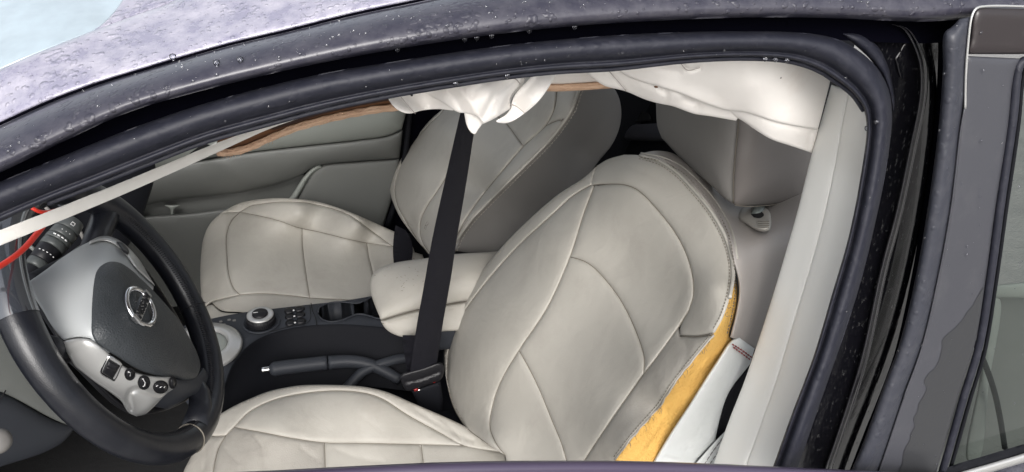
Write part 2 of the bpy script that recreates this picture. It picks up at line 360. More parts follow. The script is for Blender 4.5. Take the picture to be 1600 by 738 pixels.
def tube_geo(P, r, k=6, flat=1.0, ndir=None, cap=True):
    P = np.asarray(P, float); n = len(P); r = np.broadcast_to(np.asarray(r, float), (n,)); T = np.gradient(P, axis=0); T /= np.linalg.norm(T, axis=1)[:, None]+1e-12
    ref = np.array([0, 0, 1.]) if ndir is None else np.asarray(ndir, float)
    A = np.cross(T, ref); bad = np.linalg.norm(A, axis=1) < 1e-3; A[bad] = np.cross(T[bad], [1., 0, 0]); A /= np.linalg.norm(A, axis=1)[:, None]; Bv = np.cross(A, T)
    V = []
    for i in range(k):
        a = 2*math.pi*i/k; V.append(P+A*(r*math.cos(a))[:, None]+Bv*(r*flat*math.sin(a))[:, None])
    V = np.stack(V, 1).reshape(-1, 3); Fc = []
    for i in range(n-1):
        for j in range(k): Fc.append([i*k+j, i*k+(j+1) % k, (i+1)*k+(j+1) % k, (i+1)*k+j])
    if cap: Fc.append(list(range(k))[::-1]); Fc.append([(n-1)*k+j for j in range(k)])
    return V, Fc
def tube(name, P, r, m, parent, k=8, flat=1.0, ndir=None, **kw):
    V, Fc = tube_geo(P, r, k, flat, ndir); return put(name, V, Fc, m, parent, **kw)
def seams(name, curves, dep, parent, r=0.0009, off=-0.0015, m=None):
    return [put(name, *tube_geo(dep.off(cr(c, 6), np.full(len(cr(c, 6)), off)), r, 5), m or M_SEAM, parent) for c in curves]  # added dark cord, its colour holds the shade of the seam valley
def stitches(curves, dep, parent, r=0.0006, off=0.003, on=3.0, gap=2.4, m=None, name='stitching', shift=0.0):
    parts = []
    for c in curves:
        q = cr(c, 0.6); T = np.gradient(q, axis=0); T /= np.linalg.norm(T, axis=1)[:, None]+1e-9; q = q+np.stack([-T[:, 1], T[:, 0]], 1)*shift
        i = 0; a = int(on/0.6); b_ = int((on+gap)/0.6)
        while i+a < len(q):
            s = q[[i, i+a//2, i+a]]; parts.append(tube_geo(dep.off(s, [off-r*.8, off+r*.3, off-r*.8]), r, 4)); i += b_
    return put(name, *merge(parts), m or M_STI, parent, kind='stuff')
def basis(n, up=(0, 0, 1)):
    n = np.asarray(n, float)/np.linalg.norm(n); a = np.cross(up, n); a /= np.linalg.norm(a); return a, np.cross(n, a), n
def lathe_geo(c, axis, prof, k=32, up=(0, 1, 0), sx=1.0, sy=1.0):
    a, b_, n = basis(axis, up); V = []; Fc = []; m_ = len(prof)
    for r, h in prof:
        for j in range(k):
            t = 2*math.pi*j/k; V.append(np.asarray(c)+n*h+a*r*sx*math.cos(t)+b_*r*sy*math.sin(t))
    for i in range(m_-1):
        for j in range(k): Fc.append([i*k+j, i*k+(j+1) % k, (i+1)*k+(j+1) % k, (i+1)*k+j])
    Fc.append([(m_-1)*k+j for j in range(k)]); return V, Fc
def lathe(name, c, axis, prof, m, parent, k=32, up=(0, 1, 0), sx=1.0, sy=1.0, **kw):
    return put(name, *lathe_geo(c, axis, prof, k, up, sx, sy), m, parent, **kw)
def box_geo(lo, hi, bev=0.0):
    bm = bmesh.new(); bmesh.ops.create_cube(bm, size=1.0)
    lo = np.array(lo, float); hi = np.array(hi, float)
    for v in bm.verts: v.co = Vector((lo+hi)/2+np.array(v.co)*(hi-lo))
    if bev: bmesh.ops.bevel(bm, geom=bm.edges[:], offset=bev, segments=3, affect='EDGES', profile=0.6)
    bm.verts.ensure_lookup_table(); V = [tuple(v.co) for v in bm.verts]; Fc = [[v.index for v in f.verts] for f in bm.faces]; bm.free(); return V, Fc
def box(name, lo, hi, m, parent, bev=0.01, **k): return put(name, *box_geo(lo, hi, bev), m, parent, **k)
WC = np.array([-0.37, 0.4111, 1.1711]); WN = np.array([math.cos(.486)*math.cos(-.0911), math.cos(.486)*math.sin(-.0911), math.sin(.486)])

# ================================================================== SETTING
def sheet(name, x0, y0, x1, y1, z, m):
    o = put(name, [(x0, y0, z), (x1, y0, z), (x1, y1, z), (x0, y1, z)], [[0, 1, 2, 3]], m, None, smooth=False); o['kind'] = 'structure'; return o
sheet('ground', -200, -200, 200, 200, 0.0, M_BOUNCE)  # out of view, added as a bounce surface under the car

# ================================================================== CAR BODY
body = thing('car_body', 'wet black car body around the open doorway, with roof rail and rubber seal', 'car body', (0.1, 0.12, 0.3))
DB = D((0, 300, 'y', .15), (600, 110, 'y', .15), (1250, 70, 'y', .15), (1600, 40, 'y', .14), (1600, 738, 'y', .04), (1230, 738, 'y', .05), (1400, 400, 'y', .10))
# curves of the side opening
C_ROOF = [(-160, 262), (-60, 222), (0, 194), (75, 160), (150, 132), (250, 101), (350, 72), (450, 48), (550, 23), (640, 4), (740, -16), (900, -34), (1100, -44), (1300, -48), (1700, -44)]
C_RAILB = [(-160, 330), (-60, 292), (0, 270), (100, 221), (200, 176), (300, 146), (400, 121), (500, 99), (625, 76), (781, 53), (897, 41), (1000, 34), (1150, 28), (1280, 28), (1442, 34), (1520, 30), (1700, 30)]
C_SEALT = [(-160, 348), (-60, 308), (0, 284), (100, 243), (200, 203), (300, 168), (400, 140), (500, 116), (625, 95), (781, 72), (897, 60), (1000, 53), (1150, 49), (1260, 52), (1310, 62), (1345, 82), (1372, 108), (1389, 142), (1394, 180), (1391, 220), (1382, 280), (1365, 360), (1345, 440), (1320, 520), (1285, 620), (1245, 735), (1225, 790)]
C_SEALB = [(-160, 416), (-60, 374), (0, 347), (75, 315), (150, 286), (235, 252), (321, 219), (410, 194), (501, 170), (600, 149), (712, 130), (793, 118), (870, 110), (960, 105), (1072, 93), (1159, 89), (1230, 93), (1274, 106), (1304, 124), (1332, 146), (1349, 170), (1354, 200), (1344, 280), (1326, 370), (1300, 460), (1270, 560), (1238, 645), (1206, 735), (1188, 790)]
DROOF = D((0, 195, 'y', .19), (250, 100, 'y', .19), (600, 12, 'y', .19), (0, 100, 'y', .25), (0, 0, 'y', .36), (180, 0, 'y', .33), (260, 5, 'y', .30), (-150, 260, 'y', .19), (-150, 40, 'y', .40), (400, -20, 'y', .28), (900, -60, 'y', .24), (1600, -60, 'y', .24), (500, 20, 'y', .205))
# roof skin above the gap line, and the rest of the roof behind it
roof_px = loop([(-150, 258), (-60, 221), (0, 193), (75, 159), (150, 131), (250, 100), (350, 71), (450, 47), (550, 22), (640, 3), (740, -17), (900, -35)], [(900, -35), (900, -70)], [(900, -70), (600, -60), (300, -14)], [(300, -14), (262, 5), (200, 27), (120, 58), (60, 82), (0, 108), (-60, 138), (-150, 185)], step=6)
panel('roof_skin', roof_px, DROOF, M_ROOF, body, puff=.003, sink=.002, r=.006, step=8, thick=.02)
panel('roof_skin', loop([(300, -14), (262, 5), (200, 27), (141, 51)], [(141, 51), (160, 38), (178, 20), (192, 0), (200, -18)], [(200, -18), (300, -30)], step=6), DROOF, M_ROOF, body, puff=.0, sink=.001, r=.01, step=8, thick=.01, lift=-.002)
panel('windshield_glass', loop([(141, 51), (120, 58), (60, 82), (0, 108), (-60, 138), (-150, 185)], [(-150, 185), (-150, -40), (202, -24)], [(200, -18), (192, 0), (178, 20), (160, 38), (141, 51)], step=6), DROOF, M_GLS, body, puff=0, sink=0, step=12, thick=.004, lift=-.004)
# far roof half, pillars and lower body (seen only past the edges, they shade the cabin)
A3 = DROOF.pt(npts([(290, -10), (600, -58), (900, -68), (1700, -80)], 12)); V = []
for i in range(12):
    for j, t in enumerate(np.linspace(0, 1, 10)):
        V.append((A3[i][0]+(1.6*i/11-.3*(1-i/11))*t*.5, A3[i][1]+(1.62-A3[i][1])*t, A3[i][2]+(1.64-A3[i][2])*min(1, t*3)+.05*math.sin(math.pi*min(t*1.0, 1))))
put('roof_panel', V, [[i*10+j, i*10+j+1, i*10+j+11, i*10+j+10] for i in range(11) for j in range(9)], M_ROOF, body)
put('headliner', [(x, y, z-.035) for x, y, z in V], [[i*10+j, i*10+j+10, i*10+j+11, i*10+j+1] for i in range(11) for j in range(9)], M_TRIM, body)
# roof rail
band('roof_rail', C_ROOF, C_RAILB, DB, M_RAIL, body, [(0, -.034), (.04, -.024), (.10, -.014), (.2, -.002), (.32, .008), (.46, .016), (.6, .022), (.75, .026), (.87, .026), (.95, .020), (1.0, .008), (1.0, -.02)], n=120)
tube('roof_gap_seam', DB.off(cr([(p[0], p[1]) for p in C_ROOF], 8), -0.024), .0011, M_GAP, body)
band('rail_channel', [(x, y-12) for x, y in C_RAILB], [(x, y+34) for x, y in C_RAILB], DB, M_GAP, body, [(0, -.012), (.5, -.016), (1, -.012)], n=100)
# rubber seal: fat round bulb with a finer inner lip
band('door_seal', C_SEALT, C_SEALB, DB, M_RUB, body, [(0, -.025), (.0, -.004), (.05, .006), (.16, .015), (.32, .020), (.5, .0195), (.66, .014), (.76, .006), (.80, .0035), (.84, .008), (.90, .010), (.96, .006), (1.0, -.004), (1.0, -.03)], n=220)
LIP = [(x, y+3) for x, y in C_SEALB[3:21]]
tube('seal_lip', DB.off(cr(LIP, 6), -.004), .0022, M_RUB, body)
# centre pillar
DP = D((1300, 60, 'y', .17), (1480, 40, 'y', .17), (1470, 400, 'y', .13), (1330, 738, 'y', .08), (1220, 738, 'y', .08), (1380, 300, 'y', .15))
PR = [(1560, 20), (1520, 50), (1510, 120), (1500, 220), (1486, 320), (1464, 440), (1437, 540), (1407, 620), (1367, 720), (1342, 800)]
PL = [(1270, 30), (1330, 60), (1378, 110), (1385, 180), (1375, 280), (1358, 360), (1335, 440), (1310, 520), (1275, 620), (1235, 735), (1210, 800)]
band('pillar_panel', PL, PR, DP, M_PIL, body, [(0, -.0), (.15, -.002), (.35, .002), (.5, .0), (.62, -.006), (.75, -.018), (1.0, -.03)], n=80)
# upper black corner under the rail
panel('pillar_head', loop([(1230, 28), (1442, 33), (1490, 34)], [(1490, 34), (1478, 60)], [(1478, 60), (1430, 50), (1395, 40), (1345, 58), (1300, 54), (1230, 46)]), DP, M_GAP, body, puff=.0, sink=0, lift=.004)
RIDGE = [(1394, 37), (1415, 45), (1431, 70), (1440, 95), (1443, 125), (1440, 162), (1426, 230), (1405, 330), (1381, 420), (1350, 560), (1312, 680), (1292, 738), (1280, 790)]
band('pillar_flange', [(x-7, y) for x, y in RIDGE], [(x+8, y+1) for x, y in RIDGE], DP, mat('wet_pillar_ridge', (.02, .02, .024), rough=.2, coat=1.0, dirt=(120, .5, .7, .4), dirt_col=(.08, .08, .08)), body, [(0, -.002), (.12, .012), (.28, .018), (.4, .0165), (.5, .010), (.6, .0095), (.72, .018), (.85, .014), (1, -.01)], n=90)
panel('seal_wing', loop([(1312, 51), (1345, 54), (1371, 72), (1384, 95), (1392, 120), (1398, 160), (1396, 176)], [(1396, 176), (1390, 150), (1380, 122), (1362, 95), (1338, 72), (1312, 51)], step=4), DP, M_RUB, body, puff=.010, sink=.0, r=.008, step=5, lift=.006, thick=.012)
panel('paint_smear', loop([(1398, 92), (1421, 60), (1433, 90), (1438, 110), (1420, 108), (1425, 118)], [(1425, 118), (1410, 124), (1398, 92)], step=4), DP, M_PIL, body, puff=.002, sink=0, lift=.001)
tube('channel_gasket', DP.off(cr([(1474, 52), (1473, 110), (1466, 210), (1450, 320), (1430, 440), (1402, 560), (1352, 690), (1325, 760)], 10), -.004), .005, M_GAP, body)
# inside trim of the pillar
DT = D((1290, 140, 'y', .25), (1350, 160, 'y', .17), (1340, 280, 'y', .17), (1265, 240, 'y', .25), (1110, 738, 'y', .20), (1210, 738, 'y', .12), (1205, 470, 'y', .23), (1310, 420, 'y', .15), (1300, 300, 'y', .195), (1165, 738, 'y', .145))
TL = [(1299, 133), (1285, 182), (1268, 242), (1246, 330), (1226, 400), (1205, 470), (1184, 535), (1163, 596), (1138, 660), (1112, 735), (1095, 790)]
TM = [(1327, 143), (1318, 190), (1303, 270), (1285, 350), (1263, 430), (1240, 505), (1215, 590), (1190, 662), (1164, 735), (1148, 790)]
TR = [(1346, 158), (1357, 195), (1347, 280), (1330, 370), (1303, 460), (1273, 560), (1241, 645), (1209, 735), (1190, 790)]
panel('pillar_trim', loop(TL, TL[-1:]+TM[-1:], TM[::-1], TM[:1]+TL[:1]), DT, M_TRIM, body, puff=.003, sink=.0, r=.012, thick=.02)
panel('pillar_trim', loop(TM, TM[-1:]+TR[-1:], TR[::-1], TR[:1]+TM[:1]), DT, M_TRIM, body, puff=.002, sink=.0, r=.012, thick=.02, lift=.0012)
panel('pillar_bracket', loop([(1298, 118), (1330, 140), (1350, 165)], [(1350, 165), (1347, 185), (1330, 158), (1300, 140)]), DT, M_DRK, body, puff=0, sink=0, lift=-.006, thick=.01)

# ================================================================== REAR DOOR
rd = thing('rear_door', 'satin black rear door with rain spotted tinted window, beside the centre pillar', 'car door', (0.62, 0.03, 0.5))
DR = D((1500, 50, 'y', .10), (1600, 50, 'y', .10), (1600, 738, 'y', .005), (1340, 738, 'y', .02), (1460, 400, 'y', .06), (1600, 400, 'y', .055))
EL = [(1500, 30), (1488, 42), (1476, 52), (1474, 108), (1467, 200), (1451, 320), (1430, 440), (1405, 540), (1381, 604), (1350, 690), (1330, 738), (1312, 790)]
EM = [(1518, 26), (1514, 60), (1510, 100), (1508, 152), (1501, 200), (1487, 320), (1467, 430), (1441, 540), (1412, 620), (1385, 700), (1372, 738), (1355, 790)]
ER = [(1596, 92), (1588, 108), (1582, 135), (1575, 200), (1556, 320), (1541, 430), (1524, 535), (1500, 610), (1474, 700), (1463, 738), (1450, 790)]
panel('edge_seal', loop(EL, EL[-1:]+EM[-1:], EM[::-1], EM[:1]+EL[:1]), DR, mat('door_edge_rubber', (.034, .036, .047), rough=.42, grain=220, grain_str=.2, dist=.001, dirt=(60, .45, .8, .4), dirt_col=(.09, .09, .10), beads=(110, .5, .002)), rd, puff=.010, sink=.004, r=.018, step=6, thick=.006, wrinkle=.0003)
panel('frame_panel', loop(EM[2:], EM[-1:]+ER[-1:], ER[::-1], [(1596, 92), (1510, 88)]), DR, M_DPN, rd, puff=.004, sink=-.002, r=.006, thick=.02, wrinkle=.0001)
panel('frame_panel', loop([(1511, 85), (1516, 60), (1521, 22), (1528, 13), (1540, 11)], [(1540, 11), (1700, 16)], [(1700, 16), (1700, 85)], [(1700, 85), (1511, 85)], step=6), DR, M_APL, rd, puff=.005, sink=0, r=.006, thick=.02, lift=.001)
wet = cr([(1536, 446), (1519, 478), (1503, 500), (1486, 516), (1475, 526), (1472, 549), (1460, 578), (1449, 592), (1442, 622), (1429, 661), (1417, 700), (1404, 742), (1398, 770)], 4)
wet = wet+np.stack([rng.normal(0, 1.6, len(wet))+2.0*np.sin(np.arange(len(wet))*.41)+1.0*np.sin(np.arange(len(wet))*.9+1), rng.normal(0, 1.2, len(wet))], 1)
wet = cr(wet[::3], 2)
panel('rain_stain', np.vstack([wet, cr([(1444, 770), (1462, 735), (1473, 700), (1499, 610), (1523, 535), (1538, 446)], 5)]), DR, mat('wet_frame_paint', (.034, .035, .038), rough=.34, coat=.2, grain=400, grain_str=.04, dist=.0005, beads=(70, .12, .001)), rd, puff=.0002, sink=0, r=.004, lift=.0046, step=10)
tube('frame_bright_line', DR.off(cr([(1508, 170), (1509, 120), (1512, 75), (1519, 24), (1526, 13), (1540, 10), (1700, 14)], 5), .004), .0011, M_SIL, rd)
tube('frame_edge_line', DR.off(cr([(1507, 170), (1501, 205), (1487, 322), (1467, 432), (1441, 542), (1412, 622)], 8), .004), .0009, M_DPN, rd)
WI = [(1700, 93), (1640, 93), (1606, 93), (1594, 100), (1588, 125), (1583, 180), (1563, 320), (1548, 430), (1530, 540), (1506, 620), (1482, 705), (1472, 738)]
tube('window_gasket', DR.off(cr(WI, 6), .003), .0042, M_RUB, rd, k=8)
tube('window_gasket', DR.off(cr([(x+9, y+7) for x, y in WI], 6), -.002), .0022, M_BLK, rd, k=6)
gl = loop([(x+6, y+4) for x, y in WI], [(1478, 738), (1600, 700), (1700, 672)], [(1700, 672), (1700, 97)])
panel('window_glass', gl, DR, M_GLR, rd, puff=0, sink=0, step=20, lift=-.008)
BL = [(1440, 748), (1490, 727), (1540, 712), (1600, 694), (1700, 664)]
band('beltline_trim', BL, [(x+5, y+13) for x, y in BL], DR, M_BLK, rd, [(0, -.005), (0, .004), (.5, .008), (1, .004), (1, -.01)], n=30)
band('beltline_trim', [(x+4, y+12) for x, y in BL], [(x+10, y+27) for x, y in BL], DR, M_SIL, rd, [(0, -.005), (.1, .007), (.5, .010), (.9, .007), (1, -.01)], n=30)
band('door_skin', [(x+9, y+26) for x, y in BL], [(x+40, y+160) for x, y in BL], DR, M_PNT, rd, [(0, 0), (.2, .012), (1, .02)], n=30)
DI = D((1500, 400, 'y', .20), (1600, 400, 'y', .20), (1550, 700, 'y', .17))
panel('pale_inner_bar', loop([(1540, 447), (1700, 440), (1700, 458), (1538, 466)]), DI, M_DOORL, rd, puff=.004, sink=0, r=.01, thick=.01)  # pale bar and upright set behind the rear glass
panel('pale_inner_bar', loop([(1549, 466), (1562, 467), (1545, 600), (1528, 720), (1512, 720), (1530, 600)]), DI, M_DOORL, rd, puff=.004, sink=0, r=.01, thick=.01, lift=-.004)
panel('inner_panel', loop([(1500, 470), (1700, 462), (1700, 720), (1440, 760)]), DI, M_DOOR, rd, puff=.0, sink=0, lift=-.05, step=20)
tube('dark_inner_strip', DI.off(cr([(1524, 536), (1540, 572), (1553, 610), (1562, 650), (1570, 700)], 6), .02), .0042, M_BLK, rd)  # dark curved strip set behind the glass

# ================================================================== DRIVER DOOR (only its top edge is in view)
dd_ = thing('driver_door', 'black open driver door whose rounded top edge crosses the bottom of the picture', 'car door', (0.2, -0.02, 0.5))
DD = D(('y', -0.01))
top = [(250, 760), (330, 741), (430, 735), (560, 728), (700, 722), (820, 720), (960, 720), (1100, 724), (1250, 731), (1400, 738), (1500, 744)]
band('door_top', top, [(x, y+46) for x, y in top], DD, mat('blurred_purple_paint', (.055, .042, .075), rough=.32, coat=.6, grain=120, grain_str=.1, dist=.001), dd_, [(0, -.003), (.02, -.001), (.06, .002), (.15, .005), (.3, .008), (.5, .009), (1, .010)], n=90)

# ================================================================== CABIN SHELL
cab = thing('cabin_interior', 'dark carpeted floor, dashboard end and rear footwell inside the car', 'car interior', (0.2, 0.9, 0.34))
box('floor_carpet', (-1.1, .12, .30), (1.7, 1.66, .34), M_CAR, cab, 0)
box('firewall', (-1.15, .12, .34), (-1.0, 1.66, 1.05), M_BLK, cab, .01)
box('dashboard', (-1.0, .75, .62), (-.66, 1.60, 1.0), M_BLK, cab, .05)
box('sill_panel', (-1.0, .12, .34), (1.3, .2, .46), M_BLK, cab, .02)
# rear cabin darkness put in as a black sheet, with the door pull slot
DRR = D((970, 170, 'x', .98), (1030, 170, 'x', .98), (980, 240, 'x', .92))
panel('rear_dark_sheet', loop([(700, 60), (1280, 60)], [(1280, 60), (1280, 420)], [(1280, 420), (700, 420)], [(700, 420), (700, 60)], step=20), DRR, M_BLK, cab, puff=0, sink=0, step=40, thick=.05)
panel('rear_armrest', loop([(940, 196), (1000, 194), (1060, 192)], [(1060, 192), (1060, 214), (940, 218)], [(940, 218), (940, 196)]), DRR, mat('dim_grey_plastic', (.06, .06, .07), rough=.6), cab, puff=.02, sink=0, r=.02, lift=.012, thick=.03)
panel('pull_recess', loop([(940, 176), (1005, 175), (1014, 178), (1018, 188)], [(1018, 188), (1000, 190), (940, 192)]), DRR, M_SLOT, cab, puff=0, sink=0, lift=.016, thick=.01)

# ================================================================== PASSENGER DOOR (far side)
pd = thing('passenger_door', 'shade-greyed plastic trimmed passenger door with armrest bulge and map pocket on the far side', 'car door', (-0.2, 1.6, 0.5))
DF = D(('y', 1.60))
DFU = D((630, 150, 'y', 1.56), (630, 240, 'y', 1.58), (100, 330, 'y', 1.58), (400, 170, 'y', 1.54), (400, 236, 'y', 1.55), (560, 218, 'y', 1.54), (620, 180, 'y', 1.53), (400, 290, 'y', 1.60))
panel('upper_trim', loop([(120, 290), (250, 262), (353, 243), (398, 237), (476, 228), (558, 219), (606, 212), (628, 202)], [(628, 202), (634, 175), (634, 120)], [(634, 120), (120, 120)], [(120, 120), (120, 290)]), DFU, M_DOORL, pd, puff=.02, sink=.002, r=.05, step=10, thick=.03)
panel('middle_trim', loop([(100, 296), (250, 264), (353, 245), (398, 238), (476, 229), (558, 220), (606, 213), (629, 204)], [(629, 204), (627, 225), (624, 247)], [(624, 247), (615, 248), (558, 252), (499, 258), (484, 264), (474, 272), (450, 282), (428, 289), (380, 300), (330, 306), (272, 312), (180, 330)], [(180, 330), (100, 345)], [(100, 345), (100, 296)]), DFU, M_DOOR, pd, puff=.016, sink=.002, r=.05, step=9, thick=.05, creases=(([(330, 250), (395, 284), (428, 289)], -.003, .02),))
panel('lower_trim', loop([(624, 248), (615, 249), (558, 253), (500, 259), (488, 268), (476, 288), (462, 312), (440, 345)], [(440, 345), (420, 420), (560, 470)], [(560, 470), (600, 350), (618, 290), (624, 248)], step=6), DF, M_DOOR, pd, puff=.008, sink=.002, r=.02, step=9, thick=.05, lift=.004)
panel('trim_flange', loop([(499, 257), (488, 262), (474, 277), (462, 296), (448, 316)], [(448, 316), (456, 322), (472, 298), (482, 280), (494, 267), (505, 262)], step=4), DF, M_DOORL, pd, puff=.012, sink=.0, r=.01, step=5, lift=.012, thick=.02)
panel('pocket_wall', loop([(180, 331), (272, 312), (330, 306), (380, 300), (428, 289), (450, 282), (476, 272)], [(476, 272), (464, 310), (440, 340)], [(440, 340), (370, 350), (180, 352)], [(180, 352), (180, 331)]), DF, M_DOOR, pd, puff=.0, sink=.0, lift=-.035, step=12)
panel('pocket_front', loop([(205, 343), (230, 339), (298, 334), (353, 327), (470, 312)], [(470, 312), (470, 500), (205, 500)], [(205, 500), (205, 343)]), DF, M_DOOR, pd, puff=.008, sink=.0, r=.012, step=10, thick=.05, lift=.006)
panel('pocket_divider', loop([(257, 321), (281, 321)], [(281, 321), (272, 327), (271, 337)], [(271, 337), (267, 337), (266, 327), (257, 321)], step=3), DF, M_DOORL, pd, puff=.004, sink=0, r=.004, lift=-.004, thick=.01, step=4)
panel('pocket_end', loop([(214, 342), (216, 328), (224, 316), (240, 309), (262, 310)], [(262, 310), (240, 312), (228, 320), (222, 341)], step=4), DF, M_DOORL, pd, puff=.003, sink=0, r=.004, lift=.0, thick=.01, step=4)
panel('front_trim', loop([(140, 320), (222, 306)], [(222, 306), (214, 345), (214, 500)], [(214, 500), (120, 500), (140, 320)]), DF, M_DOOR, pd, puff=.006, sink=0, r=.02, lift=.008, thick=.05, step=10)
panel('inner_handle', loop([(318, 232), (345, 218), (362, 224), (345, 238), (330, 242)], step=4), DFU, M_SIL, pd, puff=.01, sink=0, r=.012, lift=.012, thick=.02, step=5)
panel('handle_recess', loop([(296, 240), (322, 225), (338, 238), (318, 247)], step=4), DFU, M_SLOT, pd, puff=.0, sink=0, r=.012, lift=.021, thick=.005, step=5)
box('outer_skin', (-1.0, 1.70, .35), (1.7, 1.73, 1.1), M_BLK, pd, 0)
DPP = D(('y', 1.57))
panel('door_jamb', loop([(633, 120), (636, 190), (627, 250), (616, 310), (600, 352), (570, 420)], [(570, 420), (700, 420)], [(700, 420), (720, 120)], [(720, 120), (633, 120)]), DPP, M_GAP, pd, puff=.0, sink=0, step=16, lift=-.01)
tube('jamb_seal', DPP.off(cr([(640, 170), (634, 235), (622, 300), (606, 352)], 8), .006), .008, M_BLK, pd)

# ================================================================== SEATS
def noz(a=.0009): return a
# ---- driver seat -------------------------------------------------
ds = thing('driver_seat', 'near cream leather seat with torn side cover showing yellow foam', 'car seat', (0.0, 0.54, 0.35), 'front seats of the car')
DC = D((353, 681, 'z', .655), (500, 602, 'z', .70), (416, 613, 'z', .685), (342, 649, 'z', .655), (288, 740, 'z', .60), (508, 692, 'z', .668), (658, 695, 'z', .66), (774, 697, 'z', .665), (640, 631, 'z', .70), (735, 671, 'z', .68), (430, 655, 'z', .695), (570, 640, 'z', .715), (420, 720, 'z', .665), (600, 740, 'z', .655), (340, 735, 'z', .645), (780, 760, 'z', .66))
oc = [(284, 760), (286, 740), (298, 715), (316, 682), (334, 655), (356, 640), (377, 629), (416, 613), (445, 606), (475, 602), (533, 602), (572, 605), (605, 613), (647, 631), (689, 649), (735, 671), (776, 700)]
cA1 = [(353, 681), (366, 668), (390, 644), (426, 626), (475, 615), (527, 611), (572, 615), (598, 624), (637, 649), (686, 676), (725, 697), (790, 708)]
cA2 = [(353, 681), (342, 701), (335, 730), (331, 775)]
cB = [(366, 668), (410, 676), (462, 686), (507, 692), (572, 693), (660, 695), (725, 697)]
cX1, cX2, cX0 = [(507, 692), (508, 720), (508, 775)], [(658, 695), (661, 720), (668, 775)], [(332, 682), (353, 681)]
box('cushion_base', (-.30, .33, .38), (.22, .74, .60), M_DRK, ds, .03)
cush = box('seat_cushion', (-.32, .31, .50), (.18, .74, .62), M_BLK, ds, .05)  # core coloured black to put shade into the seat gap
LK = dict(r=.010, puff=.0034, sink=.0022, step=8, wrinkle=.0006)
panel('leather_panel', loop(oc[6:], [(776, 700), (790, 708)], cA1[::-1], [(353, 681), (332, 682), (322, 676)], [(322, 676), (334, 655), (356, 640), (377, 629)]), DC, M_LEA, cush, thick=.09, creases=(([(650, 640), (700, 672), (740, 690)], .0025, .005), ([(690, 655), (715, 678), (722, 692)], .003, .004)), **LK)
panel('leather_panel', loop([(316, 682), (332, 682), (353, 681)], cA2, [(331, 775), (284, 775)], [(284, 775), (286, 740), (298, 715), (316, 682)]), DC, M_LEAW, cush, thick=.09, creases=(([(318, 700), (322, 716), (319, 730)], .002, .004),), **LK)
panel('leather_panel', loop([(366, 668), (390, 644), (426, 626), (475, 615), (527, 611), (572, 615), (598, 624), (637, 649), (686, 676), (725, 697)], cB[::-1]), DC, M_LEA, cush, creases=(([(440, 655), (470, 668), (520, 672)], .0008, .01), ([(560, 650), (590, 668)], .0008, .006)), **LK)
panel('leather_panel', loop([(353, 681), (366, 668)], cB[:4], cX1, [(508, 775), (331, 775)], cA2[::-1]), DC, M_LEAW, cush, creases=(([(395, 678), (410, 700), (413, 735)], .0022, .004), ([(470, 700), (500, 722)], .0015, .004), ([(350, 700), (372, 722)], .0012, .004)), **LK)
panel('leather_panel', loop(cB[3:6], cX2, [(668, 775), (508, 775)], cX1[::-1]), DC, M_LEA, cush, creases=(([(520, 700), (560, 716), (600, 722)], .0012, .005),), **LK)
panel('leather_panel', loop([(658, 695), (725, 697), (790, 708)], [(790, 708), (800, 775)], [(800, 775), (668, 775)], cX2[::-1]), DC, M_LEA, cush, **LK)
seams('seam', [cA1, cA2, cB, cX1, cX2, cX0], DC, cush)
stitches([[(x, y+3) for x, y in oc[6:]]], DC, cush, off=.0025)

dback = box('backrest', (-.03, -.22, 0), (.05, .22, .5), M_DRK, ds, .03)
for v in dback.data.vertices:      # lean the core back and set it behind the leather
    p = Vector(v.co)+Vector(base_of(ds)); s = p.z; q = Vector((.14, .55+p.y, .68))+Vector((math.sin(T26), 0, math.cos(T26)))*s - Vector(BN)*(.08-p.x*.5)
    v.co = q-Vector(base_of(ds))
SA = [(925, 289), (895, 307), (863, 336), (806, 389), (757, 445), (722, 494), (704, 536), (699, 580), (705, 625), (726, 665), (762, 694)]
SIL_L = [(933, 259), (912, 278), (872, 304), (834, 336), (785, 385), (743, 438), (712, 487), (695, 538), (694, 570), (698, 599), (706, 628), (722, 657), (750, 686), (776, 702)]
SB = [(929, 291), (912, 336), (892, 399), (856, 480), (813, 545), (785, 592), (770, 634), (766, 668), (776, 694), (790, 712)]
SC = [(912, 294), (932, 289), (954, 288), (975, 289), (996, 297), (1031, 332), (1062, 375), (1080, 420), (1084, 459), (1077, 485)]
SD = [(1077, 485), (1060, 512), (1017, 571), (961, 648), (925, 702), (890, 755), (875, 775)]
SE = [(892, 402), (912, 408), (930, 420), (968, 466), (994, 518), (1007, 560), (1006, 584)]
SF = [(812, 549), (826, 574), (841, 604), (862, 655), (880, 700), (898, 775)]
SR = [(975, 242), (1000, 243), (1031, 252), (1058, 270), (1084, 297), (1112, 332), (1134, 372), (1144, 408), (1145, 436), (1140, 466), (1130, 496), (1117, 520)]
TORN = [(1115, 524), (1101, 540), (1078, 568), (1052, 602), (1031, 634), (1010, 658), (985, 687), (961, 719), (918, 775)]
DBK = D((980, 400, 'b', .0), (880, 640, 'b', .005), (900, 520, 'b', .012), (940, 740, 'b', .0), (820, 700, 'b', .005), (1080, 455, 'b', .015), (1060, 512, 'b', .012), (740, 560, 'b', .045), (860, 370, 'b', .035), (785, 470, 'b', .045), (1115, 450, 'b', .035), (1040, 610, 'b', .045), (980, 700, 'b', .045), (980, 265, 'b', .010), (975, 242, 'b', -.015), (694, 560, 'b', .0), (785, 385, 'b', .005), (912, 278, 'b', -.005), (1145, 430, 'b', .010), (1060, 270, 'b', -.005), (1031, 634, 'b', .020), (770, 640, 'b', .02), (1110, 335, 'b', .0), (760, 694, 'b', .03), (961, 719, 'b', .02), (730, 672, 'b', .01))
LB = dict(r=.010, puff=.0030, sink=.0022, step=8, wrinkle=.0006)
